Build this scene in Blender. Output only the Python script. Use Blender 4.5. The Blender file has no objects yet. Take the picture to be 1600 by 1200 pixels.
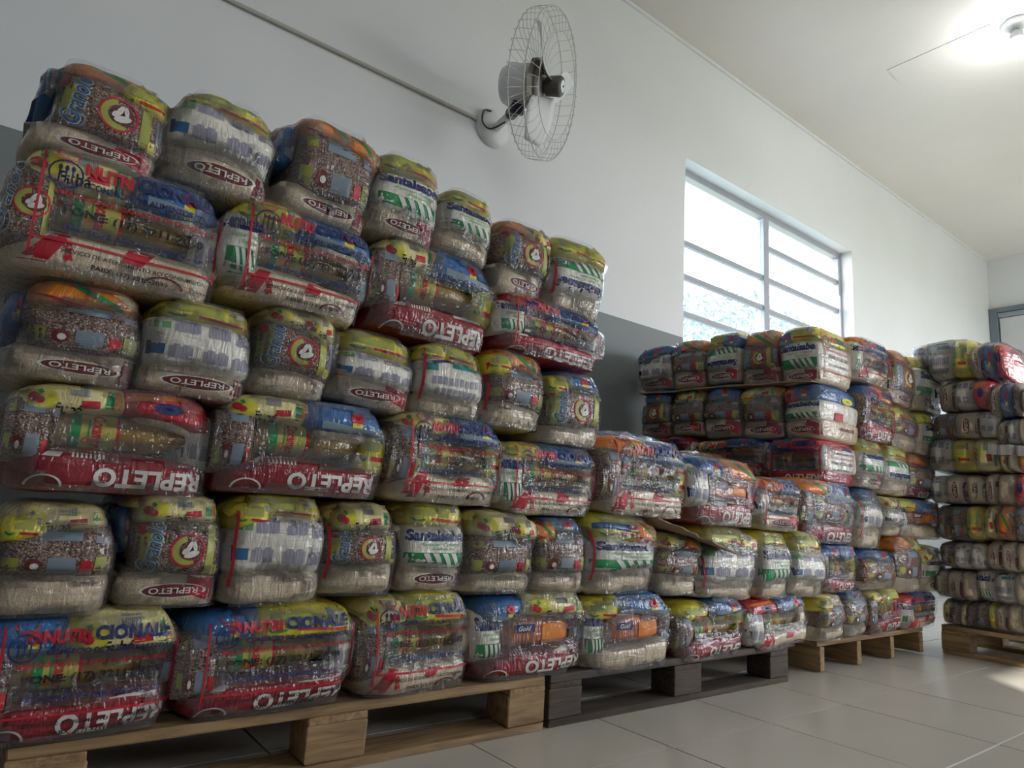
import bpy, bmesh, math, random
import numpy as np
from mathutils import Vector, Matrix, noise
from mathutils.bvhtree import BVHTree
sc = bpy.context.scene
R = math.radians
# ------------------------------------------------------------------ camera
CAMH = 0.584
cam_d = bpy.data.cameras.new('camera'); cam = bpy.data.objects.new('camera', cam_d)
sc.collection.objects.link(cam); sc.camera = cam
cam_d.sensor_fit = 'HORIZONTAL'; cam_d.sensor_width = 36.0; cam_d.lens = 36.0 * 1057 / 1600
cam_d.clip_start = 0.02; cam_d.clip_end = 200
def cam_matrix(yaw, pitch, roll):
    ca, sa, cb, sb, cc, s_ = (math.cos(yaw), math.sin(yaw), math.cos(pitch), math.sin(pitch), math.cos(roll), math.sin(roll))
    M = np.stack([np.array([sa, 0, ca]), np.array([-ca, 0, sa]), np.array([0, -1, 0.])], 1)
    P = np.array([[1, 0, 0], [0, cb, sb], [0, -sb, cb]]); Q = np.array([[cc, -s_, 0], [s_, cc, 0], [0, 0, 1]])
    return Q @ P @ M
_m = cam_matrix(R(52.531), R(10.414), R(3.404))
cam.matrix_world = Matrix([[_m[0][i], -_m[1][i], -_m[2][i], (0, 0, CAMH)[i]] for i in range(3)] + [[0, 0, 0, 1]])
# ------------------------------------------------------------------ sky, sun, daylight, exposure
W = bpy.data.worlds.new('sky'); sc.world = W; W.use_nodes = True
_bg = W.node_tree.nodes['Background']; _bg.inputs[0].default_value = (0.93, 0.955, 1.0, 1); _bg.inputs[1].default_value = 8.0
def light(name, kind, loc, energy, color=(1, 1, 1), size=1, size_y=None, direction=None):
    l = bpy.data.lights.new(name, kind); o = bpy.data.objects.new(name, l); sc.collection.objects.link(o)
    o.location = loc; l.energy = energy; l.color = color
    if kind == 'AREA':
        l.shape = 'RECTANGLE'; l.size = size; l.size_y = size_y or size
    elif kind == 'POINT': l.shadow_soft_size = size
    elif kind == 'SUN': l.angle = size
    if direction is not None: o.rotation_euler = Vector(direction).to_track_quat('-Z', 'Y').to_euler()
    return o
light('sun', 'SUN', (0, -8, 8), 9.0, (1, 0.95, 0.86), R(0.8), direction=(0.69 * math.cos(R(25)), 0.72 * math.cos(R(25)), -math.sin(R(25))))
# daylight through the room's openings (each lies in its opening)
def portal(name, loc, direction, sx, sy):
    o = light(name, 'AREA', loc, 1, size=sx, size_y=sy, direction=direction); o.data.cycles.is_portal = True
portal('portal_window', (4.52, 2.95, 2.2), (0, -1, 0), 2.3, 1.5)
portal('portal_right_window', (6.5, -2.8, 1.75), (0, 1, 0), 4.0, 1.8)
portal('portal_transom', (.2, -2.8, 2.2), (0, 1, 0), .8, .6)
portal('portal_gateway', (9.3, -.9, 1.42), (-1, 0, 0), 2.0, 2.85)
sc.view_settings.view_transform = 'Standard'; sc.view_settings.look = 'None'
sc.view_settings.exposure = 0.32; sc.view_settings.gamma = 1; sc.view_settings.use_curve_mapping = False
sc.cycles.max_bounces = 8; sc.cycles.transparent_max_bounces = 24; sc.cycles.diffuse_bounces = 4
sc.cycles.use_denoising = True; sc.cycles.caustics_reflective = False; sc.cycles.caustics_refractive = False
sc.cycles.sample_clamp_indirect = 6

# ------------------------------------------------------------------ helpers
def link(o, parent=None, label=None, cat=None, group=None, kind=None):
    sc.collection.objects.link(o)
    if parent is not None: o.parent = parent
    for k, v in (('label', label), ('category', cat), ('group', group), ('kind', kind)):
        if v: o[k] = v
    return o
def empty(name, loc=(0, 0, 0), rz=0, **k):
    o = bpy.data.objects.new(name, None); o.location = loc; o.rotation_euler = (0, 0, rz); o.empty_display_size = .1
    return link(o, **k)
class MB:
    """collects triangles/quads of several materials into one mesh"""
    def __init__(s): s.v = []; s.f = []; s.m = []; s.mats = []; s.n = 0; s.sm = []
    def slot(s, mat):
        if mat not in s.mats: s.mats.append(mat)
        return s.mats.index(mat)
    def add(s, v, f, mat, smooth=True):
        v = np.asarray(v, float).reshape(-1, 3); k = s.slot(mat); b = s.n
        s.v.append(v); s.n += len(v)
        s.f += [tuple(int(i) + b for i in q) for q in f]; s.m += [k] * len(f); s.sm += [smooth] * len(f)
        return s
    def box(s, c, d, mat, rot=None, jit=0, bev=0.0):
        hx, hy, hz = [q / 2 for q in d]
        if bev:
            b = min(bev, hx, hy, hz) ; v = []
            for sx in (-1, 1):
                for sy in (-1, 1):
                    for sz in (-1, 1):
                        v += [(sx * hx, sy * (hy - b), sz * (hz - b)), (sx * (hx - b), sy * hy, sz * (hz - b)), (sx * (hx - b), sy * (hy - b), sz * hz)]
            bm = bmesh.new(); [bm.verts.new(q) for q in v]; bmesh.ops.convex_hull(bm, input=bm.verts); bm.verts.index_update()
            bmesh.ops.dissolve_limit(bm, angle_limit=.02, verts=bm.verts, edges=bm.edges); bm.verts.index_update()
            v = [tuple(q.co) for q in bm.verts]; f = [[w.index for w in q.verts] for q in bm.faces]; bm.free()
        else:
            v = [(x, y, z) for x in (-hx, hx) for y in (-hy, hy) for z in (-hz, hz)]
            f = [(0, 1, 3, 2), (4, 6, 7, 5), (0, 4, 5, 1), (2, 3, 7, 6), (0, 2, 6, 4), (1, 5, 7, 3)]
        v = np.array(v)
        if jit: v += np.random.uniform(-jit, jit, v.shape)
        if rot is not None: v = v @ np.array(rot.to_3x3()).T
        return s.add(v + np.array(c), f, mat, False)
    def tube(s, pts, r, mat, n=8, closed=False, smooth=True, curve=0):
        pts = [Vector(p) for p in pts]
        if curve:
            q = [pts[0]] + pts + [pts[-1]]; out = []
            for i in range(1, len(q) - 2):
                for k in range(curve):
                    t = k / curve; a, b_, c, d = q[i - 1:i + 3]
                    out.append(.5 * ((2 * b_) + (c - a) * t + (2 * a - 5 * b_ + 4 * c - d) * t * t + (3 * b_ - a - 3 * c + d) * t ** 3))
            pts = out + [pts[-1]]
        L = len(pts); rr = r if hasattr(r, '__len__') else [r] * L; v = []; prev = None
        for i, p in enumerate(pts):
            t = (pts[(i + 1) % L] - pts[i - 1]) if closed else (pts[min(i + 1, L - 1)] - pts[max(i - 1, 0)])
            t.normalize()
            if prev is None:
                a = Vector((0, 0, 1)) if abs(t.z) < .9 else Vector((1, 0, 0)); u = t.cross(a).normalized()
            else: u = (prev - t * prev.dot(t)).normalized()
            prev = u; w = t.cross(u)
            v += [p + (u * math.cos(2 * math.pi * k / n) + w * math.sin(2 * math.pi * k / n)) * rr[i] for k in range(n)]
        f = [(i * n + k, i * n + (k + 1) % n, ((i + 1) % L) * n + (k + 1) % n, ((i + 1) % L) * n + k) for i in range(L if closed else L - 1) for k in range(n)]
        if not closed: f += [tuple(range(n))[::-1], tuple((L - 1) * n + k for k in range(n))]
        return s.add([tuple(q) for q in v], f, mat, smooth)
    def lathe(s, prof, mat, o=(0, 0, 0), axis=(0, 0, 1), n=20, smooth=True):
        q = Vector((0, 0, 1)).rotation_difference(Vector(axis).normalized()); v = []
        for r, z in prof:
            for k in range(n):
                a = 2 * math.pi * k / n; v.append(tuple(q @ Vector((r * math.cos(a), r * math.sin(a), z)) + Vector(o)))
        L = len(prof); f = [(i * n + k, i * n + (k + 1) % n, (i + 1) * n + (k + 1) % n, (i + 1) * n + k) for i in range(L - 1) for k in range(n)]
        f += [tuple(range(n))[::-1], tuple((L - 1) * n + k for k in range(n))]
        return s.add(v, f, mat, smooth)
    def mesh(s, name):
        me = bpy.data.meshes.new(name); v = np.concatenate(s.v) if s.v else np.zeros((0, 3))
        me.from_pydata(v.tolist(), [], s.f)
        for m in s.mats: me.materials.append(m)
        me.polygons.foreach_set('material_index', s.m); me.polygons.foreach_set('use_smooth', s.sm); me.update()
        return me
    def obj(s, name, parent=None, **k): return link(bpy.data.objects.new(name, s.mesh(name)), parent, **k)

# ------------------------------------------------------------------ materials
def material(name):
    m = bpy.data.materials.new(name); m.use_nodes = True; nt = m.node_tree
    return m, nt, nt.nodes['Principled BSDF'], nt.nodes, nt.links
def ramp(nt, fac, stops):
    r = nt.nodes.new('ShaderNodeValToRGB'); e = r.color_ramp.elements
    while len(e) < len(stops): e.new(.5)
    for q, (p, c) in zip(e, stops): q.position = p; q.color = (*c, 1)
    nt.links.new(fac, r.inputs[0]); return r.outputs[0]
def tex(nt, kind, scale, coord='Object', vec=None, **k):
    t = nt.nodes.new(kind); t.inputs['Scale'].default_value = scale
    for a, b in k.items():
        if a in ('voronoi_dimensions', 'feature'): setattr(t, a, b)
        else: t.inputs[a].default_value = b
    if vec is None:
        vec = nt.nodes.new('ShaderNodeTexCoord').outputs[coord]
    nt.links.new(vec, t.inputs['Vector']); return t
def mapped(nt, scale=(1, 1, 1), coord='Object', rnd=True):
    tc = nt.nodes.new('ShaderNodeTexCoord').outputs[coord]; mp = nt.nodes.new('ShaderNodeMapping'); mp.inputs['Scale'].default_value = scale
    nt.links.new(tc, mp.inputs['Vector'])
    if rnd:
        oi = nt.nodes.new('ShaderNodeObjectInfo'); mu = nt.nodes.new('ShaderNodeMath'); mu.operation = 'MULTIPLY'; mu.inputs[1].default_value = 17
        nt.links.new(oi.outputs['Random'], mu.inputs[0]); nt.links.new(mu.outputs[0], mp.inputs['Location'])
    return mp.outputs[0]
def crinkle(nt, strength=.5, dist=.004):
    """the folds of thin clear film as a bump"""
    v = mapped(nt, (1, 1, 1)); n1 = tex(nt, 'ShaderNodeTexNoise', 9, vec=v, Detail=2.0, Distortion=1.2)
    v2 = mapped(nt, (55, 20, 16)); n2 = tex(nt, 'ShaderNodeTexNoise', 1.0, vec=v2, Detail=2.0, Distortion=1.5)
    v3 = mapped(nt, (14, 14, 60)); n3 = tex(nt, 'ShaderNodeTexNoise', 1.0, vec=v3, Detail=1.0, Distortion=.8)
    a = nt.nodes.new('ShaderNodeMath'); a.operation = 'MULTIPLY_ADD'; nt.links.new(n1.outputs[0], a.inputs[0]); a.inputs[1].default_value = 1.6; nt.links.new(n2.outputs[0], a.inputs[2])
    b = nt.nodes.new('ShaderNodeMath'); b.operation = 'MULTIPLY_ADD'; nt.links.new(n3.outputs[0], b.inputs[0]); b.inputs[1].default_value = .7; nt.links.new(a.outputs[0], b.inputs[2])
    bp = nt.nodes.new('ShaderNodeBump'); bp.inputs['Strength'].default_value = strength; bp.inputs['Distance'].default_value = dist
    nt.links.new(b.outputs[0], bp.inputs['Height']); return bp.outputs[0]
def packmat(name, col, kind='plain', col2=None, rough=.32):
    col = [q * .86 for q in col]
    m, nt, b, N, L = material(name)
    b.inputs['Roughness'].default_value = .5; b.inputs['Specular IOR Level'].default_value = .3
    b.inputs['Coat Weight'].default_value = .9; b.inputs['Coat Roughness'].default_value = .11; b.inputs['Coat IOR'].default_value = 1.5
    nrm = crinkle(nt, .5, .006); L.new(crinkle(nt, .8, .008), b.inputs['Coat Normal'])
    if kind == 'plain':
        n = tex(nt, 'ShaderNodeTexNoise', 18, vec=mapped(nt), Detail=3.0)
        c = ramp(nt, n.outputs[0], [(.3, [q * .86 for q in col]), (.7, [min(1, q * 1.08) for q in col])]); L.new(c, b.inputs['Base Color']); L.new(nrm, b.inputs['Normal'])
    elif kind == 'beans':
        v = tex(nt, 'ShaderNodeTexVoronoi', 230, vec=mapped(nt, (1, 1, 1.35)))
        n = N.new('ShaderNodeSeparateColor'); L.new(v.outputs['Color'], n.inputs[0])
        c = ramp(nt, n.outputs[0], [(.0, (.15, .085, .065)), (.35, (.29, .19, .15)), (.7, (.41, .30, .25)), (1, (.21, .125, .10))])
        d = ramp(nt, v.outputs['Distance'], [(.25, (1, 1, 1)), (.75, (.30, .25, .23))])
        mx = N.new('ShaderNodeMix'); mx.data_type = 'RGBA'; mx.blend_type = 'MULTIPLY'; mx.inputs[0].default_value = 1; L.new(c, mx.inputs[6]); L.new(d, mx.inputs[7]); L.new(mx.outputs[2], b.inputs['Base Color'])
        bp = N.new('ShaderNodeBump'); bp.invert = True; bp.inputs['Strength'].default_value = .6; bp.inputs['Distance'].default_value = .004
        L.new(v.outputs['Distance'], bp.inputs['Height']); L.new(nrm, bp.inputs['Normal']); L.new(bp.outputs[0], b.inputs['Normal'])
    elif kind == 'grain':
        v = tex(nt, 'ShaderNodeTexNoise', 420, vec=mapped(nt), Detail=1.0); w = tex(nt, 'ShaderNodeTexNoise', 11, vec=mapped(nt), Detail=2.0)
        c = ramp(nt, v.outputs[0], [(.3, [q * .72 for q in col]), (.62, [min(1, q * 1.12) for q in col])])
        c2 = ramp(nt, w.outputs[0], [(.35, (.84, .82, .80)), (.65, (1, 1, 1))])
        mx = N.new('ShaderNodeMix'); mx.data_type = 'RGBA'; mx.blend_type = 'MULTIPLY'; mx.inputs[0].default_value = 1; L.new(c, mx.inputs[6]); L.new(c2, mx.inputs[7]); L.new(mx.outputs[2], b.inputs['Base Color']); L.new(nrm, b.inputs['Normal'])
    elif kind == 'oil':
        n = tex(nt, 'ShaderNodeTexNoise', 7, vec=mapped(nt), Detail=2.0, Distortion=1.0)
        c = ramp(nt, n.outputs[0], [(.3, col), (.7, col2)]); L.new(c, b.inputs['Base Color']); b.inputs['Coat Roughness'].default_value = .06
    return m
def ink(name, col, rough=.5):
    m, nt, b, N, L = material(name); b.inputs['Base Color'].default_value = (*[q * .85 for q in col], 1); b.inputs['Roughness'].default_value = rough
    b.inputs['Specular IOR Level'].default_value = .25; b.inputs['Coat Weight'].default_value = .35; b.inputs['Coat Roughness'].default_value = .16
    L.new(crinkle(nt, .8, .008), b.inputs['Coat Normal']); return m
M = {
 'rice': packmat('rice_grain', (.74, .62, .46), 'grain'), 'beans': packmat('brown_beans', (.4, .3, .25), 'beans'),
 'sugar': packmat('sugar_white_plastic', (.80, .77, .69)), 'darkred': packmat('dark_red_plastic', (.29, .018, .03)),
 'red': packmat('red_plastic', (.60, .03, .05)), 'cream': packmat('pale_yellow_plastic', (.86, .76, .34)),
 'orange': packmat('orange_plastic', (.88, .27, .03)), 'yellow': packmat('yellow_green_plastic', (.76, .66, .05)),
 'blue': packmat('blue_plastic', (.03, .14, .38)), 'white': packmat('white_plastic', (.76, .76, .76)),
 'brown': packmat('brown_orange_box', (.42, .13, .055)), 'oil': packmat('oil_amber', (.095, .06, .018), 'oil', (.30, .19, .045)),
}
I = {k: ink('ink_' + k, c) for k, c in dict(red=(.55, .02, .04), darkred=(.20, .02, .03), navy=(.02, .03, .14), black=(.018, .018, .024), white=(.78, .77, .72),
     green=(.02, .30, .10), palegreen=(.20, .50, .22), teal=(.02, .32, .30), yellow=(.75, .68, .05), lime=(.42, .44, .09), orange=(.82, .26, .04), blue=(.04, .16, .36),
     sky=(.24, .31, .38), lilac=(.34, .33, .42), pale=(.80, .76, .50), gold=(.50, .44, .11), grey=(.30, .32, .34), maroon=(.16, .03, .03)).items()}
film, _nt, _b, _N, _L = material('clear_film')
_N.remove(_b); _tr = _N.new('ShaderNodeBsdfTransparent'); _tr.inputs[0].default_value = (.93, .93, .93, 1)
_gl = _N.new('ShaderNodeBsdfGlossy'); _gl.inputs['Roughness'].default_value = .10; _gl.inputs[0].default_value = (.9, .92, .95, 1)
_df = _N.new('ShaderNodeBsdfDiffuse'); _df.inputs[0].default_value = (.75, .76, .78, 1)
_nr = crinkle(_nt, .7, .009); _L.new(_nr, _gl.inputs['Normal'])
_m1 = _N.new('ShaderNodeMixShader'); _m1.inputs[0].default_value = .055; _L.new(_tr.outputs[0], _m1.inputs[1]); _L.new(_df.outputs[0], _m1.inputs[2])
_fr = _N.new('ShaderNodeFresnel'); _fr.inputs[0].default_value = 1.4; _L.new(_nr, _fr.inputs['Normal'])
_m2 = _N.new('ShaderNodeMixShader'); _L.new(_fr.outputs[0], _m2.inputs[0]); _L.new(_m1.outputs[0], _m2.inputs[1]); _L.new(_gl.outputs[0], _m2.inputs[2])
_L.new(_m2.outputs[0], _N['Material Output'].inputs[0])
def wood(name, c1, c2, axis='x'):
    m, nt, b, N, L = material(name); b.inputs['Roughness'].default_value = .75
    s = {'x': (3, 30, 30), 'y': (30, 3, 30)}[axis]
    n = tex(nt, 'ShaderNodeTexNoise', 2.2, vec=mapped(nt, s), Detail=5.0, Distortion=.6); k = tex(nt, 'ShaderNodeTexNoise', 2.5, vec=mapped(nt), Detail=2.0)
    c = ramp(nt, n.outputs[0], [(.3, c1), (.65, c2)]); d = ramp(nt, k.outputs[0], [(.35, (.55, .5, .45)), (.6, (1, 1, 1))])
    mx = N.new('ShaderNodeMix'); mx.data_type = 'RGBA'; mx.blend_type = 'MULTIPLY'; mx.inputs[0].default_value = .7; L.new(c, mx.inputs[6]); L.new(d, mx.inputs[7]); L.new(mx.outputs[2], b.inputs['Base Color'])
    bp = N.new('ShaderNodeBump'); bp.inputs['Strength'].default_value = .4; bp.inputs['Distance'].default_value = .003; L.new(n.outputs[0], bp.inputs['Height']); L.new(bp.outputs[0], b.inputs['Normal'])
    return m
def plain(name, col, rough=.5, metal=0, var=0.0, scale=3, bump=0.0):
    m, nt, b, N, L = material(name); b.inputs['Base Color'].default_value = (*col, 1); b.inputs['Roughness'].default_value = rough; b.inputs['Metallic'].default_value = metal
    if var:
        n = tex(nt, 'ShaderNodeTexNoise', scale, Detail=4.0, vec=mapped(nt, rnd=False)); c = ramp(nt, n.outputs[0], [(.3, [q * (1 - var) for q in col]), (.7, col)]); L.new(c, b.inputs['Base Color'])
        if bump:
            n2 = tex(nt, 'ShaderNodeTexNoise', scale * 14, Detail=3.0, vec=mapped(nt, rnd=False))
            bp = N.new('ShaderNodeBump'); bp.inputs['Strength'].default_value = bump; bp.inputs['Distance'].default_value = .003; L.new(n2.outputs[0], bp.inputs['Height']); L.new(bp.outputs[0], b.inputs['Normal'])
    return m

# ------------------------------------------------------------------ the room
X0, X1, Y0, Y1, HC = -3.0, 9.015, -2.5, 2.65, 3.80
def wallmat(name, white, grey, z):
    m, nt, b, N, L = material(name); b.inputs['Roughness'].default_value = .55
    g = N.new('ShaderNodeNewGeometry'); sp = N.new('ShaderNodeSeparateXYZ'); L.new(g.outputs['Position'], sp.inputs[0])
    n = tex(nt, 'ShaderNodeTexNoise', 1.1, vec=g.outputs['Position'], Detail=6.0)
    c1 = ramp(nt, n.outputs[0], [(.3, [q * .94 for q in white]), (.7, white)]); c2 = ramp(nt, n.outputs[0], [(.3, [q * .86 for q in grey]), (.7, grey)])
    mt = N.new('ShaderNodeMath'); mt.operation = 'GREATER_THAN'; mt.inputs[1].default_value = z; L.new(sp.outputs[2], mt.inputs[0])
    mx = N.new('ShaderNodeMix'); mx.data_type = 'RGBA'; L.new(mt.outputs[0], mx.inputs[0]); L.new(c2, mx.inputs[6]); L.new(c1, mx.inputs[7]); L.new(mx.outputs[2], b.inputs['Base Color'])
    n2 = tex(nt, 'ShaderNodeTexNoise', 45, vec=g.outputs['Position'], Detail=3.0)
    bp = N.new('ShaderNodeBump'); bp.inputs['Strength'].default_value = .12; bp.inputs['Distance'].default_value = .004; L.new(n2.outputs[0], bp.inputs['Height']); L.new(bp.outputs[0], b.inputs['Normal'])
    return m
WM = wallmat('wall_paint', (.76, .78, .81), (.20, .225, .235), 1.712)
CM = plain('ceiling_paint', (.78, .75, .725), .7, var=.10, scale=.9, bump=.15)
T = .25
def slab(name, boxes, mat, **k):
    b = MB()
    for (a, c) in boxes: b.box([(p + q) / 2 for p, q in zip(a, c)], [abs(q - p) for p, q in zip(a, c)], mat)
    return b.obj(name, kind='structure', **k)
WX0, WX1, WZ0, WZ1 = 3.375, 5.66, 1.42, 2.955
slab('wall_left', [((X0, Y1, 0), (WX0, Y1 + T, HC)), ((WX1, Y1, 0), (X1, Y1 + T, HC)), ((WX0, Y1, 0), (WX1, Y1 + T, WZ0)), ((WX0, Y1, WZ1), (WX1, Y1 + T, HC))], WM)
# right wall: a high transom, two daylight windows ; far wall: the gate corner in view and an open doorway out of view
slab('wall_right', [((X0, Y0 - T, 0), (-.2, Y0, HC)), ((-.2, Y0 - T, 0), (.6, Y0, 1.9)), ((-.2, Y0 - T, 2.49), (.6, Y0, HC)), ((.6, Y0 - T, 0), (4.5, Y0, HC)),
     ((4.5, Y0 - T, 0), (8.5, Y0, .85)), ((4.5, Y0 - T, 2.65), (8.5, Y0, HC)), ((8.5, Y0 - T, 0), (X1, Y0, HC))], WM)
slab('wall_far', [((X1, Y0 - T, 0), (X1 + T, -1.9, HC)), ((X1, -1.9, 2.85), (X1 + T, .1, HC)), ((X1, .1, 0), (X1 + T, Y1 + T, HC))], WM)
slab('wall_back', [((X0 - T, Y0 - T, 0), (X0, Y1 + T, HC))], WM)
slab('ceiling', [((X0 - T, Y0 - T, HC), (X1 + T, Y1 + T, HC + .15))], CM)
b = MB(); b.box((3.0, Y1 - .008, HC - .012), (12, .016, .024), WM); b.obj('trim_1', kind='structure')
# ceiling strip leading to the lamp
b = MB(); b.box((4.72, 1.52, HC - .002), (.20, .70, .004), CM); b.obj('trim_2', kind='structure')
# floor: grout bed and single tiles
tile_m = plain('tile_glaze', (.58, .55, .49), .24, var=.08, scale=2.0, bump=.03)
nt = tile_m.node_tree; bs = nt.nodes['Principled BSDF']; bs.inputs['Specular IOR Level'].default_value = .45
grout = plain('grout', (.12, .075, .055), .85, var=.3, scale=8); glint_m = plain('painted_glint', (.85, .86, .92), .25)
fl = slab('floor', [((X0 - T, Y0 - T, -.12), (X1 + T, Y1 + T, -.006))], grout)
tx = [1.524 + .450 * i for i in range(-10, 17)]; ty = [1.212 + .444 * j for j in range(-9, 4)]
def tile_mesh(sx, sy):
    b = MB(); b.box((0, 0, -.004), (sx, sy, .008), tile_m); return b.mesh('tile')
tm = tile_mesh(.4448, .4388); rest = MB()
for i, x in enumerate(tx):
    for j, y in enumerate(ty):
        if -.9 < x < 5.7 and y > -1.9:
            o = bpy.data.objects.new('tile', tm); o.location = (x + .225, y + .222, random.uniform(-.0004, .0004)); link(o, fl)
        else: rest.box((x + .225, y + .222, -.004), (.446, .440, .008), tile_m)
rest.obj('far_tiles', fl, kind='stuff')
b = MB(); b.box((2.9, .768, -.0028), (5.4, .0042, .006), glint_m); b.obj('joint_glint', fl)  # painted glint: white strip stands in for light shining off this joint
# the window in the left wall
wf = plain('window_frame_paint', (.40, .42, .48), .45, var=.06); glass, nt, b_, N, L = material('window_pane')
N.remove(b_); tr = N.new('ShaderNodeBsdfTransparent'); tr.inputs[0].default_value = (.90, .95, 1, 1); gl = N.new('ShaderNodeBsdfGlossy'); gl.inputs['Roughness'].default_value = .05
mxx = N.new('ShaderNodeMixShader'); mxx.inputs[0].default_value = .06; L.new(tr.outputs[0], mxx.inputs[1]); L.new(gl.outputs[0], mxx.inputs[2]); tl = N.new('ShaderNodeBsdfTranslucent'); tl.inputs[0].default_value = (.62, .80, .95, 1); mx2 = N.new('ShaderNodeMixShader'); mx2.inputs[0].default_value = .07; L.new(mxx.outputs[0], mx2.inputs[1]); L.new(tl.outputs[0], mx2.inputs[2]); L.new(mx2.outputs[0], N['Material Output'].inputs[0])
w = empty('window_1', ((WX0 + WX1) / 2, Y1 + .13, WZ0)); w['kind'] = 'structure'
def wpart(name, x0, x1, z0, z1, y=0.0, dy=.035, mat=wf):
    b = MB(); b.box(((x0 + x1) / 2 - w.location.x, y, (z0 + z1) / 2 - WZ0), (x1 - x0, dy, z1 - z0), mat, bev=.004 if mat is wf else 0); return b.obj(name, w)
FZ = .045
wpart('head_frame', WX0, WX1, WZ1 - FZ, WZ1, dy=.06); wpart('sill_frame', WX0, WX1, WZ0, WZ0 + FZ, dy=.06)
wpart('jamb_frame', WX0, WX0 + .04, WZ0 + FZ, WZ1 - FZ, dy=.06); wpart('jamb_frame', WX1 - .04, WX1, WZ0 + FZ, WZ1 - FZ, dy=.06)
MU = 4.50; wpart('mullion', MU - .035, MU + .035, WZ0 + FZ, WZ1 - FZ, dy=.06)
barsL = [1.93, 2.19, 2.43]; barsR = [1.93, 2.18, 2.43, 2.69]
for x0, x1, bars in ((WX0 + .04, MU - .035, barsL), (MU + .035, WX1 - .04, barsR)):
    zz = [WZ0 + FZ] + bars + [WZ1 - FZ]
    for z in bars: wpart('transom_bar', x0, x1, z - .02, z + .02)
    for z0, z1 in zip(zz[:-1], zz[1:]):
        wpart('window_pane', x0, x1 - (.26 if x0 > 4.4 and z0 > 1.9 else 0), z0 + .02, z1 - .02, dy=.004, mat=glass)
wpart('sash_rod', WX1 - .075, WX1 - .06, 1.9, 2.55, y=-.05, dy=.015)
b = MB(); b.box((0, -.02, -.02), (WX1 - WX0 - .004, .22, .03), WM); b.obj('sill_ledge', w)
# far gate frame in the corner
gm = plain('gate_frame_paint', (.16, .20, .24), .5, var=.1); gp = plain('gate_leaf_paint', (.62, .64, .67), .5, var=.05)
g = empty('door_1', (X1 - .03, 1.4, 0)); g['kind'] = 'structure'
def gpart(name, y0, y1, z0, z1, mat, x=0, dx=.06):
    b = MB(); b.box((x, (y0 + y1) / 2 - 1.4, (z0 + z1) / 2), (dx, y1 - y0, z1 - z0), mat, bev=.004); b.obj(name, g)
gpart('door_frame', 2.565, 2.645, 0, 3.19, gm); gpart('door_frame', .2, 2.565, 3.135, 3.19, gm)
gpart('lintel_channel', .2, 2.565, 3.075, 3.13, plain('gate_frame_light', (.27, .32, .37), .5), x=.01, dx=.05); gpart('gate_leaf', 1.38, 2.555, .02, 3.07, gp, x=.015, dx=.03); gpart('gate_leaf', .2, 1.37, .02, 3.07, gp, x=.015, dx=.03)
b = MB(); b.tube([(X1 - .005, 2.6, 3.205), (X1 - .02, 2.54, 3.225), (X1 - .01, 2.47, 3.23)], .006, I['maroon']); b.obj('cable_stub', g)
# outside: ground, trees
gr = plain('yard_earth', (.30, .32, .24), .9, var=.3); slab('ground', [((-30, -30, -.5), (40, 40, -.15))], gr)
leafm = plain('tree_leaf', (.09, .15, .20), .7, var=.5, scale=6); bark = plain('tree_bark', (.2, .15, .1), .9, var=.3)
def tree(x, y, h, r, seed, label):
    rnd = random.Random(seed); t = empty('tree', (x, y, -.15), label=label, cat='tree')
    b = MB(); b.tube([(0, 0, 0), (.1, 0, h * .4), (.05, .1, h * .75)], [.14, .1, .04], bark); b.obj('trunk', t)
    b = MB()
    for _ in range(9000):
        d = Vector((rnd.gauss(0, 1), rnd.gauss(0, 1), rnd.gauss(0, 1))).normalized() * (rnd.random() ** .4)
        c = np.array([d.x * r, d.y * r, h * .62 + d.z * r * .85]); a = np.array([rnd.gauss(0, 1) for _ in range(3)]); a /= np.linalg.norm(a); q = np.cross(a, [rnd.gauss(0, 1) for _ in range(3)]); q /= np.linalg.norm(q); s = rnd.uniform(.04, .09)
        b.add([c - a * s, c + q * s * .4, c + a * s, c - q * s * .4], [(0, 1, 2, 3)], leafm)
    o = b.obj('foliage', t); o['kind'] = 'stuff'
tree(10.3, 7.4, 5.2, 2.0, 1, 'leafy tree outside, seen through the middle window panes')
tree(14.6, 8.2, 5.9, 2.0, 2, 'leafy tree outside, seen through the window panes nearest the far wall')

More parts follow.
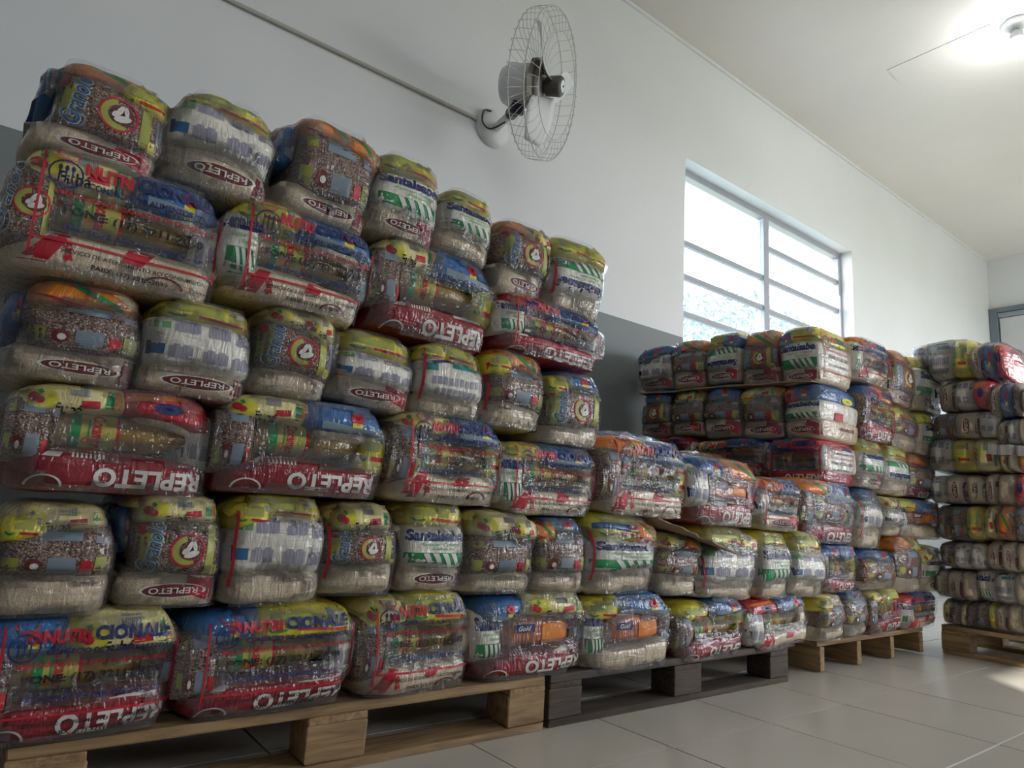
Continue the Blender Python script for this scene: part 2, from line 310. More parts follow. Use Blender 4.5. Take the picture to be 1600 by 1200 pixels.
# ------------------------------------------------------------------ pallets
def pallet(name, loc, rz, L_, D_, dark, label, kind='block'):
    c = ((.20, .125, .06), (.42, .28, .14)) if not dark else ((.045, .033, .026), (.10, .075, .058))
    mx, my = wood(name + '_wood_x', *c, 'x'), wood(name + '_wood_y', *c, 'y')
    t = empty('pallet', loc, rz, label=label, cat='pallet', group='wooden pallets under the stacks')
    def bd(nm, c, d, m, jit=.0015, bev=.002):
        b = MB(); b.box(c, d, m, bev=bev, jit=jit); return b.obj(nm, t)
    if kind == 'block':                                         # deck boards run along x, cross boards along y, nine blocks, three base boards
        for x in (.06, L_ / 2, L_ - .06):
            bd('cross_board', (x, D_ / 2, .107), (.12 if x != L_ / 2 else .14, D_, .016), my)
            for y in (.05, D_ / 2, D_ - .05): bd('block', (x, y, .0595), (.125 if x != L_ / 2 else .14, .10, .079), mx, bev=.003)
        n = 7; wd = .105
        for i in range(n): bd('deck_board', (L_ / 2, wd / 2 + i * (D_ - wd) / (n - 1), .1265), (L_, wd, .021), mx)
        for y in (.05, D_ / 2, D_ - .05): bd('base_board', (L_ / 2, y, .010), (L_, .10, .019), mx)
    else:                                                       # stringers run along y under deck boards along x
        for i in range(4): bd('stringer', (.03 + i * (L_ - .06) / 3, D_ / 2, .0535), (.035, D_, .095), my)
        for i in range(7): bd('deck_board', (L_ / 2, .055 + i * (D_ - .11) / 6, .112), (L_, .105, .02), mx)
        for y in (.25, D_ - .25): bd('base_board', (L_ / 2, y, .0035), (L_, .08, .006), mx)
    return t
pallet('pale', (.11, 1.48, 0), 0, 1.20, 1.0, False, 'pale pine pallet under the tall stack of bundles')
pallet('dark', (1.33, 1.48, -.0), 0, 1.21, 1.0, True, 'dark weathered pallet under the low middle stack')
pallet('mid', (2.80, 1.50, 0), 0, 1.02, 1.0, False, 'brown pallet on thin stringers under the stack at the window', 'stringer')
pallet('pink', (3.93, 1.46, 0), R(-90), 1.2, 1.0, False, 'pale pallet turned crosswise under the end stack')

# ------------------------------------------------------------------ wall fan
fan_g = plain('fan_wire', (.55, .55, .54), .4, .6); fan_w = plain('fan_enamel', (.72, .74, .76), .35, var=.05); fan_d = plain('fan_dark_plastic', (.07, .06, .055), .5); fan_k = plain('fan_black_clamp', (.015, .015, .03), .35)
fan_h = plain('fan_hub_grey', (.34, .32, .28), .45, .3, var=.2, scale=20)
F0 = Vector((1.80, 2.65, 2.50)); fan = empty('wall_fan', F0, label='white wall fan with a wire cage and dark hub above the tall stack', cat='fan')
C = Vector((1.775, 2.2, 2.51)) - F0; A = Vector((.52, -.835, -.19)).normalized(); U = A.cross(Vector((0, 0, 1))).normalized(); V = U.cross(A).normalized()
def fp(a, r, d): return C + (U * math.cos(a) + V * math.sin(a)) * r + A * d
def fo(name, b, par=None): return b.obj(name, par or fan)
b = MB(); b.lathe([(.102, 0), (.102, .012), (.075, .03), (.035, .045)], fan_w, (0, 0, 0), (0, -1, 0), 28); fo('wall_plate', b)
J = C - A * .13 + Vector((0, 0, -.115)); b = MB(); b.tube([(0, -.03, -.01), Vector((0, -.03, -.01)).lerp(J, .8)], .021, fan_w, 14); fo('arm', b)
b = MB(); b.tube([Vector((0, -.03, -.01)).lerp(J, .72), J + Vector((-.0, 0, .012))], [.03, .032], fan_k, 12); b.tube([J + Vector((0, .01, -.01)), J + A * .02 + Vector((0, 0, .07))], [.036, .026], fan_k, 10)
b.tube([J + U * .05, J - U * .05], .012, fan_k, 8); b.tube([J + Vector((0, -.02, -.035)), J + Vector((0, 0, .03))], .016, fan_k, 8); fo('tilt_clamp', b)
b = MB(); b.lathe([(.045, -.215), (.085, -.20), (.098, -.17), (.10, -.06), (.09, -.045)], fan_w, C, A, 22); fo('motor_housing', b)
b = MB()
pl = [fp(a, .101, d) for a, d in ((2.2, -.16), (2.9, -.16), (2.9, -.08), (2.2, -.08))]
b.add([tuple(q) for q in pl], [(0, 1, 2, 3)], plain('fan_plate', (.55, .56, .52), .4)); fo('rating_label', b)
b = MB(); b.lathe([(.125, -.047), (.13, -.04), (.118, -.03), (.09, -.028)], fan_h, C, A, 8, False); fo('mount_plate', b)
b = MB(); b.lathe([(.085, -.03), (.088, -.02), (.07, -.005), (.03, 0)], fan_h, C, A, 26); fo('cage_collar', b)
b = MB(); b.lathe([(.026, 0), (.044, .012), (.047, .075), (.040, .085)], fan_d, C, A, 24); fo('hub', b)
b = MB(); b.lathe([(.027, .084), (.029, .088), (.024, .09)], fan_w, C, A, 18); b.lathe([(.006, .09), (.006, .0925)], fan_d, C, A, 10); fo('hub_cap', b)
RR = .328
for (r, d, th, nm) in ((RR * .99, -.04, .0022, 'rear_ring'), (RR, .035, .0026, 'front_ring'), (RR * .70, .062, .0018, 'inner_ring')):
    b = MB(); b.tube([fp(2 * math.pi * k / 72, r, d) for k in range(72)], th, fan_g, 6, True); fo(nm, b)
b = MB()
for k in range(40):
    a = 2 * math.pi * k / 40
    b.tube([fp(a, .08, -.028), fp(a + .04, RR * .45, -.045), fp(a + .04, RR * .8, -.06), fp(a + .03, RR * .985, -.052), fp(a + .02, RR, -.01), fp(a, RR, .035)], .0011, fan_g, 4)
o = fo('rear_wires', b); o['kind'] = 'stuff'
b = MB()
for k in range(40):
    a = 2 * math.pi * k / 40 + .05
    b.tube([fp(a, RR, .035), fp(a, RR * .9, .056), fp(a, RR * .70, .062)], .0011, fan_g, 4)
o = fo('front_wires', b); o['kind'] = 'stuff'
bl = plain('fan_blade', (.72, .73, .75), .35)
for k in range(3):
    b = MB(); v = []; n1, n2 = 9, 7
    for i in range(n1):
        r = .05 + (RR * .88 - .05) * i / (n1 - 1); wd = .30 * math.sin(math.pi * min(1, (i + 1.2) / n1) ** .75) + .12
        for j in range(n2):
            t_ = j / (n2 - 1) - .5; v.append(tuple(fp(k * 2.094 + .55 + t_ * wd * 3.2 * (.5 + .5 * (1 - i / n1)), r, .012 - t_ * .075 * (1 - .3 * i / n1))))
    b.add(v, [(i * n2 + j, i * n2 + j + 1, (i + 1) * n2 + j + 1, (i + 1) * n2 + j) for i in range(n1 - 1) for j in range(n2 - 1)], bl); o = fo('blade', b)
    md = o.modifiers.new('thick', 'SOLIDIFY'); md.thickness = .0025
b = MB(); b.tube([C - A * .17 + V * -.09, (-.07, -.32, -.02), (-.05, -.22, -.06), (-.07, -.1, -.07), (-.09, -.05, -.02), (-.075, -.03, .06), (-.03, -.03, .075)], .0042, fan_k, 6, curve=6); fo('power_lead', b)
b = MB(); b.tube([(.2, Y1 - .009, 2.509), (-3.0 + .03, Y1 - .009, 2.509)], .009, I['grey'], 8); b.v[-1][:, 2] += 0
b = MB(); b.box(((X0 + 1.72) / 2, Y1 - .008, 2.512), (1.72 - X0, .016, .018), plain('conduit_plastic', (.42, .41, .38), .5), bev=.003)
b.obj('cable_conduit', label='thin grey cable conduit running along the wall to the fan', cat='conduit')
# ------------------------------------------------------------------ ceiling lamp
em, nt, b_, N, L = material('lamp_glow'); b_.inputs['Emission Color'].default_value = (1, 1, 1, 1); b_.inputs['Emission Strength'].default_value = 60
def ceiling_lamp(x, y, label, watt):
    lm = empty('ceiling_lamp', (x, y, HC), label=label, cat='lamp')
    b = MB(); b.lathe([(.085, 0), (.085, .008), (.068, .022), (.040, .034), (.036, .05)], fan_w, (0, 0, 0), (0, 0, -1), 26); b.obj('ceiling_rose', lm)
    b = MB(); b.lathe([(.022, .05), (.024, .062), (.036, .075), (.040, .115), (.034, .118)], fan_w, (0, 0, 0), (0, 0, -1), 20); b.obj('bulb_base', lm)
    b = MB()
    for k in range(4):
        a = k * math.pi / 2 + .5; d = Vector((math.cos(a), math.sin(a), 0)) * .024; e = Vector((-math.sin(a), math.cos(a), 0)) * .012
        b.tube([d + e + Vector((0, 0, -.116)), d + e + Vector((0, 0, -.215)), d + Vector((0, 0, -.226)), d - e + Vector((0, 0, -.215)), d - e + Vector((0, 0, -.116))], .0105, em, 8)
    b.obj('fluorescent_tube', lm); light('lamp_light', 'POINT', (x, y, HC - .27), watt, (1, 1, .97), .05)
ceiling_lamp(4.73, 1.14, 'lit white compact bulb in a round ceiling holder near the end wall', 5)
ceiling_lamp(.9, .3, 'added unseen compact bulb lighting the near end of the room, opposite the tall stack', 5)  # added lamp out of view, fill light for the near end

# ------------------------------------------------------------------ bundles
def cube_grid(nx, ny, nz, cache={}):
    k = (nx, ny, nz)
    if k not in cache:
        idx = {}; v = []; f = []
        def g(p):
            if p not in idx: idx[p] = len(v); v.append([2 * p[0] / nx - 1, 2 * p[1] / ny - 1, 2 * p[2] / nz - 1])
            return idx[p]
        for y, s in ((0, 1), (ny, -1)):
            for i in range(nx):
                for j in range(nz):
                    q = [g((i, y, j)), g((i + 1, y, j)), g((i + 1, y, j + 1)), g((i, y, j + 1))]; f.append(q[::s])
        for x, s in ((0, -1), (nx, 1)):
            for i in range(ny):
                for j in range(nz):
                    q = [g((x, i, j)), g((x, i + 1, j)), g((x, i + 1, j + 1)), g((x, i, j + 1))]; f.append(q[::s])
        for z, s in ((0, -1), (nz, 1)):
            for i in range(nx):
                for j in range(ny):
                    q = [g((i, j, z)), g((i + 1, j, z)), g((i + 1, j + 1, z)), g((i, j + 1, z))]; f.append(q[::s])
        cache[k] = (np.array(v), f)
    return cache[k]
FF = [0, 0]
def warp(p, W_, H_, D_, top=1.0):
    """soft brick shape of a bundle; p in [-1,1]^3 -> metres, z from 0"""
    a, b, c = p[:, 0], p[:, 1], p[:, 2]
    cu = np.clip(c, 0, 1) ** 3
    x = a * W_ / 2 * (1 - .09 * cu * top - .025 * np.clip(-c, 0, 1) ** 4)
    z = (c + 1) * H_ / 2 - H_ * .07 * top * a ** 4 * np.clip(c, 0, 1)
    if FF[1]:
        d = np.array([[noise.noise(Vector((u * 7 + FF[0], v * 8, 1.5))), noise.noise(Vector((u * 7, v * 8 + FF[0], 7.5))), noise.noise(Vector((u * 9 + FF[0], v * 9, 12.5)))] for u, v in zip(x, z)]) * FF[1]
        x = x + d[:, 0]; z = z + d[:, 1] * np.clip(1.3 - np.abs(c), 0, 1) * 1.6
    y = b * D_ / 2 * (1 - .06 * a ** 4 - .14 * cu - .06 * np.clip(-c, 0, 1) ** 4 + .02)
    if FF[1]: y = y + d[:, 2] * .8 * (b < 0)
    return np.stack([x, y, z], 1)
def pillow(cell, W_, H_, D_, seed, seg=(13, 4, 10), n=4.0, amp=.0045, ydepth=(-1, 1), rot=0, bulge=0):
    """a filled plastic bag squeezed into its cell of the bundle"""
    g, f = cube_grid(*seg); u0, u1, v0, v1 = cell
    p = g / (np.abs(g) ** n).sum(1, keepdims=True) ** (1 / n)
    if rot: c_, s_ = math.cos(rot), math.sin(rot); p = np.stack([p[:, 0] * c_ + p[:, 2] * s_, p[:, 1], -p[:, 0] * s_ + p[:, 2] * c_], 1)
    q = np.stack([(u0 + (u1 - u0) * (p[:, 0] + 1) / 2) * 2 - 1, ydepth[0] + (ydepth[1] - ydepth[0]) * (p[:, 1] + 1) / 2, (v0 + (v1 - v0) * (p[:, 2] + 1) / 2) * 2 - 1], 1)
    w = warp(q, W_, H_, D_)
    w[:, 1] -= bulge * (1 - p[:, 0] ** 2).clip(0) * (1 - p[:, 2] ** 2).clip(0) * (p[:, 1] < 0)
    out = p / np.linalg.norm(p, axis=1, keepdims=True); so = Vector((seed * 3.7, seed * 1.3, 0))
    d = np.array([noise.noise(Vector(r) * 17 + so) * amp + noise.noise(Vector((r[0] * 70, r[1] * 30, r[2] * 34)) + so) * amp * .45 for r in w])
    return w + out * d[:, None], f
TXT = {}
def text2d(s, shear=0.0, bold=.012):
    """a line of lettering as flat triangles, width 1, centred"""
    k = (s, shear, bold)
    if k not in TXT:
        c = bpy.data.curves.new('lettering', 'FONT'); c.body = s; c.size = 1; c.offset = bold; c.shear = shear; c.resolution_u = 3; c.fill_mode = 'FRONT'
        o = bpy.data.objects.new('lettering', c); sc.collection.objects.link(o); dg = bpy.context.evaluated_depsgraph_get(); dg.update()
        me = bpy.data.meshes.new_from_object(o.evaluated_get(dg)); me.calc_loop_triangles()
        v = np.array([q.co[:2] for q in me.vertices]); f = [tuple(t.vertices) for t in me.loop_triangles]
        bpy.data.objects.remove(o); bpy.data.curves.remove(c); bpy.data.meshes.remove(me)
        lo, hi = v.min(0), v.max(0); v = (v - (lo + hi) / 2) / (hi[0] - lo[0]); TXT[k] = (v, f, (hi[1] - lo[1]) / (hi[0] - lo[0]))
    return TXT[k]
def refine(v, f, mx):
    """splits long triangle edges so that lettering follows the bag"""
    v = [tuple(q) for q in v]; f = list(f)
    for _ in range(4):
        mid = {}; nf = []; ch = False
        def m(a, b):
            k = (min(a, b), max(a, b))
            if k not in mid:
                if math.dist(v[a], v[b]) > mx: mid[k] = len(v); v.append(((v[a][0] + v[b][0]) / 2, (v[a][1] + v[b][1]) / 2))
                else: mid[k] = None
            return mid[k]
        for a, b, c in f:
            ab, bc, ca = m(a, b), m(b, c), m(c, a); n = sum(q is not None for q in (ab, bc, ca))
            if n == 0: nf.append((a, b, c)); continue
            ch = True
            if n == 3: nf += [(a, ab, ca), (ab, b, bc), (ca, bc, c), (ab, bc, ca)]
            else:
                poly = [q for q in (a, ab, b, bc, c, ca) if q is not None]
                s = 1 if ab is not None else (3 if bc is not None and ab is None else 5)
                order = [q for q in ((a, ab, b, bc, c, ca) * 2)[s:s + 6] if q is not None]
                nf += [(order[0], order[i], order[i + 1]) for i in range(1, len(order) - 1)]
        f = nf
        if not ch: break
    return np.array(v), f
class Print:
    """flat print laid on a surface: shapes are given in (x,z) metres and dropped on it along y"""
    def __init__(s, mb, hit, off=.0012): s.mb, s.hit, s.off = mb, hit, off
    def lay(s, v, f, mat):
        y = [s.hit(q[0], q[1]) for q in v]; ok = [q is not None for q in y]
        f2 = [t for t in f if all(ok[i] for i in t) and max(y[i] for i in t) - min(y[i] for i in t) < .03]
        if not f2: return
        used = sorted({i for t in f2 for i in t}); re = {j: i for i, j in enumerate(used)}
        s.mb.add([(v[i][0], y[i] - s.off, v[i][1]) for i in used], [tuple(re[i] for i in t) for t in f2], mat)
    def quad(s, c4, mat, cell=.013):
        a, b, c, d = [np.array(q, float) for q in c4]; nu = max(1, int(math.ceil(max(np.linalg.norm(b - a), np.linalg.norm(c - d)) / cell))); nv = max(1, int(math.ceil(max(np.linalg.norm(d - a), np.linalg.norm(c - b)) / cell)))
        v = [(1 - j / nv) * ((1 - i / nu) * a + i / nu * b) + j / nv * ((1 - i / nu) * d + i / nu * c) for j in range(nv + 1) for i in range(nu + 1)]
        s.lay(v, [q for j in range(nv) for i in range(nu) for q in ((j * (nu + 1) + i, j * (nu + 1) + i + 1, (j + 1) * (nu + 1) + i + 1), (j * (nu + 1) + i, (j + 1) * (nu + 1) + i + 1, (j + 1) * (nu + 1) + i))], mat)
    def rect(s, x, z, w, h, mat, a=0): 
        c_, s_ = math.cos(a), math.sin(a); s.quad([(x + i * w / 2 * c_ - j * h / 2 * s_, z + i * w / 2 * s_ + j * h / 2 * c_) for i, j in ((-1, -1), (1, -1), (1, 1), (-1, 1))], mat)
    def disc(s, x, z, w, h, mat, r0=0.0, a0=0, a1=360, a=0, n=20):
        rings = [r0, (r0 + 1) / 2, 1] if r0 < .6 else [r0, 1]; v = []; c_, s_ = math.cos(a), math.sin(a)
        for r in rings:
            for k in range(n + 1):
                t = R(a0 + (a1 - a0) * k / n); p, q = r * w / 2 * math.cos(t), r * h / 2 * math.sin(t); v.append((x + p * c_ - q * s_, z + p * s_ + q * c_))
        m = n + 1; s.lay(v, [t for i in range(len(rings) - 1) for k in range(n) for t in ((i * m + k, (i + 1) * m + k, (i + 1) * m + k + 1), (i * m + k, (i + 1) * m + k + 1, i * m + k + 1))], mat)
    def text(s, t, x, z, w, mat, h=None, a=0, shear=0.0, bold=.012, flip=False):
        v, f, r = text2d(t, shear, bold); v = v * [w, w if h is None else h / r]; f = [q[::1] for q in f]
        v, f = refine(v, f, .02)
        if flip: a += math.pi
        c_, s_ = math.cos(a), math.sin(a); s.lay(np.stack([x + v[:, 0] * c_ - v[:, 1] * s_, z + v[:, 0] * s_ + v[:, 1] * c_], 1), f, mat)
def surface(v, f, ymin):
    t = BVHTree.FromPolygons([tuple(q) for q in v], f); dy = Vector((0, 1, 0))
    def hit(x, z):
        r = t.ray_cast((x, ymin, z), dy)[0]; return None if r is None else r.y
    return hit
# --- what is printed on each kind of bag; (x,z) = centre, w,h = size, rr = random source, lod 0 near .. 2 far
def art_rice_end(P, x, z, w, h, rr, lod, red='corner', up=False, vert=False):
    if red == 'corner':
        P.quad([(x + w * .30, z - h * .5), (x + w * .5, z - h * .5), (x + w * .5, z + h * .35), (x + w * .36, z + h * .5)], I['darkred'])
    elif red == 'red':
        P.quad([(x + w * .12, z - h * .1), (x + w * .5, z - h * .45), (x + w * .5, z + h * .1), (x + w * .16, z + h * .42)], I['red']); P.rect(x, z + h * .40, w * .9, h * .06, I['red'])
    if lod < 2 or vert:
        a = math.pi / 2 if vert else 0; ow, oh = (w * .62, h * .34) if not vert else (h * .62, w * .26)
        P.disc(x + w * .03, z - h * .06, ow, oh, I['white'], .9, a=a); P.disc(x + w * .03, z - h * .06, ow * .93, oh * .9, I['maroon'], a=a)
        Q = Print(P.mb, P.hit, P.off + .0012); Q.text('REPLETO', x + w * .03, z - h * .06, ow * .72, I['white'], oh * .42, a=a, flip=not vert)
def art_rice_side(P, x, z, w, h, rr, lod, red):
    if red:
        P.quad([(x - w * .36, z + h * .25), (x - w * .28, z + h * .25), (x - w * .24, z + h * .5), (x - w * .30, z + h * .5)], I['white'])
        for k in range(8): P.rect(x - w * .22 + k * w * .021, z + h * .34, w * .011, h * .16, I['white'])
        P.rect(x + w * .27, z + h * .34, w * .26, h * .13, I['white'])
        P.text('REPLETO', x + w * .17, z - h * .13, w * .56, I['white'], h * .42, flip=True, bold=.035)
        P.disc(x - w * .33, z - h * .38, w * .17, h * .5, I['white'], .86, 0, 180); P.disc(x - w * .33, z - h * .38, w * .145, h * .42, I['maroon'], 0, 0, 180)
    else:
        P.quad([(x - w * .44, z - h * .45), (x - w * .31, z - h * .45), (x - w * .20, z + h * .42), (x - w * .27, z + h * .42)], I['red'])
        P.quad([(x + w * .02, z + h * .02), (x + w * .12, z + h * .02), (x + w * .20, z + h * .48), (x + w * .06, z + h * .48)], I['red'])
        P.text('5kg', x - w * .22, z - h * .05, w * .10, I['red'], h * .20, a=R(-70), bold=.05)
        P.disc(x + w * .24, z - h * .30, w * .20, h * .42, I['darkred'], .82, 0, 180)
def art_beans_front(P, x, z, w, h, rr, lod):
    P.quad([(x - w * .5, z - h * .42), (x - w * .30, z - h * .42), (x - w * .26, z + h * .45), (x - w * .5, z + h * .45)], I['lime'])
    P.rect(x + w * .29, z, w * .09, h * .8, I['lime']); P.rect(x + w * .44, z + .0, w * .10, h * .84, I['sky']); P.rect(x + w * .41, z - h * .35, w * .16, h * .16, I['yellow'])
    cx, cz, r = x + w * .05, z - h * .02, min(w, h) * .50
    P.disc(cx, cz, r * 1.15, r * 1.1, I['red'], .88); P.disc(cx, cz, r * 1.0, r * .96, I['lime'], .62, 100, 300); P.disc(cx + r * .1, cz, r * .66, r * .66, I['maroon'])
    Q = Print(P.mb, P.hit, P.off + .0012)
    for px, pz, pw, ph, pa in ((.12, -.12, .52, .22, .3), (.02, .12, .16, .42, -.4), (.2, .14, .14, .36, .2), (-.1, -.02, .24, .16, .9)): Q.disc(cx + px * r, cz + pz * r, pw * r, ph * r, I['white'], a=pa, n=10)
    if lod < 2:
        Q.text('Granolo', x - w * .30, z + h * .04, h * .82, I['white'], w * .185, a=math.pi / 2 - .12, shear=.3, bold=.045)
        Print(P.mb, P.hit, P.off + .0022).text('Granolo', x - w * .30, z + h * .04, h * .80, I['blue'], w * .16, a=math.pi / 2 - .12, shear=.3, bold=.012)
        Q.disc(x - w * .28, z - h * .28, w * .17, h * .24, I['sky'], .78); Q.disc(x - w * .40, z + h * .32, w * .08, h * .2, I['red'])
def art_beans_back(P, x, z, w, h, rr, lod):
    P.rect(x - w * .39, z - h * .28, w * .18, h * .36, I['lime']); P.rect(x + w * .40, z - h * .27, w * .20, h * .38, I['lime']); P.rect(x - w * .38, z + h * .33, w * .2, h * .24, I['lime'])
    P.rect(x + w * .03, z - h * .24, w * .22, h * .30, I['sky']); P.rect(x + w * .0, z + h * .30, w * .34, h * .16, I['sky']); P.rect(x + w * .34, z + h * .3, w * .12, h * .22, I['lilac'])
    P.disc(x - w * .19, z - h * .23, w * .13, h * .24, I['maroon']); Q = Print(P.mb, P.hit, P.off + .0012); Q.disc(x - w * .18, z - h * .25, w * .07, h * .12, I['white'], n=8)
    P.rect(x + w * .23, z - h * .26, w * .09, h * .22, I['red'])
    if lod == 0:
        for k in range(5): Q.rect(x + w * .03, z - h * (.14 + .05 * k), w * .18, h * .012, I['grey']); Q.rect(x + w * .4, z - h * (.14 + .06 * k), w * .16, h * .012, I['grey'])
def art_sugar_back(P, x, z, w, h, rr, lod):
    m = I['lilac']
    P.rect(x - w * .36, z + h * .33, w * .16, h * .22, I['palegreen'])
    for cx, cz, cw, ch in ((-.14, .30, .22, .24), (.14, .28, .20, .24), (.37, .24, .16, .26), (-.17, -.16, .2, .24), (.13, -.18, .22, .24), (.36, -.22, .17, .22)):
        n = 7 if lod < 2 else 1
        for k in range(n):
            hh = h * ch * (1 if k % 3 else .8) ; P.rect(x + w * (cx + cw * ((k + .5) / n - .5)), z + h * cz - (h * ch - hh) / 2 * .6, w * cw / n * (.86 if n > 1 else 1), hh, m)
    P.rect(x - w * .36, z - h * .15, w * .12, h * .18, I['navy'] if lod else I['blue'])
    Q = Print(P.mb, P.hit, P.off + .001); Q.rect(x - w * .42, z - h * .14, w * .03, h * .24, I['navy'])
def art_sugar_front(P, x, z, w, h, rr, lod, flip=False, teal=False):
    s = -1 if flip else 1
    P.text('SantaIsabel', x + w * .02, z + s * h * .25, w * .84, I['navy'], h * .24, flip=flip, bold=.05, shear=.1)
    if lod < 2:
        P.text('Açúcar Cristal', x + w * .06, z + s * h * .06, w * .6, I['palegreen'], h * .08, flip=flip, shear=.4); P.text('Especial', x + w * .12, z - s * h * .03, w * .36, I['palegreen'], h * .07, flip=flip, shear=.4)
    P.rect(x + w * .02, z - s * h * .27, w * .94, h * .32, I['green'])
    Q = Print(P.mb, P.hit, P.off + .0012)
    for k in range(4):
        x0 = x + w * (-.12 + .13 * k); Q.quad([(x0 + w * .06, z - s * h * .27 - h * .15), (x0 + w * .12, z - s * h * .27 - h * .15), (x0 + w * .02, z - s * h * .27 + h * .15), (x0 - w * .06, z - s * h * .27 + h * .15)], I['white'])
    if teal: P.rect(x + w * .1, z + h * .44, w * .6, h * .14, I['teal']); P.disc(x, z + h * .36, w * .9, h * .2, I['navy'], .8, 0, 180); Q.text('SALTO', x + w * .16, z + h * .44, w * .26, I['white'], h * .08)
def art_teal(P, x, z, w, h, rr, lod):
    P.disc(x, z + h * .12, w * 1.0, h * .66, I['navy'], .80, 10, 170); P.rect(x + w * .18, z + h * .32, w * .5, h * .14, I['teal']); P.rect(x - w * .36, z + h * .22, w * .2, h * .16, I['teal'])
    for k in range(9): P.rect(x - w * .30 + k * w * .075, z - h * .08 + (k % 3) * h * .01, w * .05, h * .18, I['lilac'])
    for k in range(8): P.rect(x - w * .24 + k * w * .075, z - h * .32, w * .05, h * .15, I['lilac'])
def art_flour(P, x, z, w, h, rr, lod):
    P.disc(x - w * .30, z - h * .05, w * .34, h * .66, I['yellow'], a=rr.uniform(-.3, .3)); Q = Print(P.mb, P.hit, P.off + .0012)
    Q.disc(x - w * .33, z - h * .05, w * .10, h * .26, I['red'], n=8); Q.disc(x - w * .28, z - h * .12, w * .08, h * .2, I['red'], n=8); Q.rect(x - w * .28, z + h * .12, w * .04, h * .12, I['green'], .5)
    for k in range(10): P.rect(x - w * .04 + k * w * .016, z + h * .22, w * .008 * (1 + k % 2), h * .28, I['grey'])
    P.quad([(x + w * .26, z - h * .5), (x + w * .33, z - h * .5), (x + w * .36, z + h * .45), (x + w * .28, z + h * .45)], I['green']); P.quad([(x + w * .33, z - h * .5), (x + w * .5, z - h * .4), (x + w * .5, z + h * .3), (x + w * .36, z + h * .45)], I['orange'])
    P.rect(x + w * .14, z - h * .12, w * .16, h * .2, I['red'], .1)
    if lod < 2: P.text('Fubá', x - w * .04, z - h * .28, w * .24, I['black'], h * .26, a=rr.uniform(-.1, .25), bold=.02)
def art_orange(P, x, z, w, h, rr, lod):
    P.quad([(x - w * .5, z - h * .1), (x - w * .15, z - h * .25), (x + w * .5, z - h * .5), (x - w * .1, z - h * .42)], I['red']); P.quad([(x - w * .30, z + h * .42), (x - w * .2, z + h * .5), (x + w * .46, z - h * .42), (x + w * .4, z - h * .5)], I['green'])
    P.quad([(x + w * .18, z + h * .2), (x + w * .42, z + h * .3), (x + w * .5, z - h * .2), (x + w * .38, z - h * .1)], I['pale']); P.disc(x - w * .12, z + h * .36, w * .26, h * .3, I['red'], a=-.4)
def art_yellow(P, x, z, w, h, rr, lod):
    P.rect(x - w * .1, z + h * .1, w * .5, h * .3, I['lime'], -.05); P.rect(x + w * .15, z - h * .18, w * .5, h * .08, I['red'], -.06); P.disc(x - w * .28, z - h * .12, w * .2, h * .22, I['green'], .5, 180, 340)
    P.quad([(x + w * .2, z + h * .1), (x + w * .28, z + h * .1), (x + w * .24, z + h * .45), (x + w * .16, z + h * .45)], I['sky']); P.rect(x + w * .36, z + h * .2, w * .2, h * .3, I['white'])
def art_blue(P, x, z, w, h, rr, lod):
    P.quad([(x - w * .3, z - h * .3), (x + w * .4, z - h * .42), (x + w * .45, z - h * .26), (x - w * .3, z - h * .1)], I['sky']); P.disc(x + w * .1, z + h * .05, w * .16, h * .34, I['red'], n=12); P.rect(x + w * .1, z - h * .14, w * .12, h * .12, I['yellow'])
def art_red(P, x, z, w, h, rr, lod):
    P.quad([(x - w * .4, z + h * .1), (x + w * .3, z + h * .3), (x + w * .3, z + h * .45), (x - w * .4, z + h * .3)], I['orange']); P.disc(x, z, w * .3, h * .3, I['navy'], n=12)
KIND = {'F': ('flour_bag', 'cream', art_flour), 'O': ('flour_bag', 'orange', art_orange), 'Y': ('pasta_bag', 'yellow', art_yellow), 'U': ('salt_bag', 'blue', art_blue), 'Q': ('biscuit_bag', 'red', art_red),
        'B': ('bean_bag', 'beans', art_beans_back), 'BF': ('bean_bag', 'beans', art_beans_front), 'BB': ('bean_bag', 'beans', art_beans_back), 'SB': ('sugar_bag', 'sugar', art_sugar_back), 'S': ('sugar_bag', 'sugar', art_sugar_back),
        'SF': ('sugar_bag', 'sugar', art_sugar_front), 'SFi': ('sugar_bag', 'sugar', lambda *a: art_sugar_front(*a, flip=True)), 'ST': ('sugar_bag', 'sugar', art_teal),
        'RE': ('rice_bag', 'rice', art_rice_end), 'RR': ('rice_bag', 'rice', lambda *a: art_rice_end(*a, red='red')), 'RP': ('rice_bag', 'rice', None), 'RD': ('rice_bag', 'darkred', lambda *a: art_rice_side(*a, True)), 'RW': ('rice_bag', 'rice', lambda *a: art_rice_side(*a, False)),
        'REV': ('rice_bag', 'rice', lambda *a: art_rice_end(*a, vert=True)), 'BOX': ('biscuit_box', 'brown', None)}
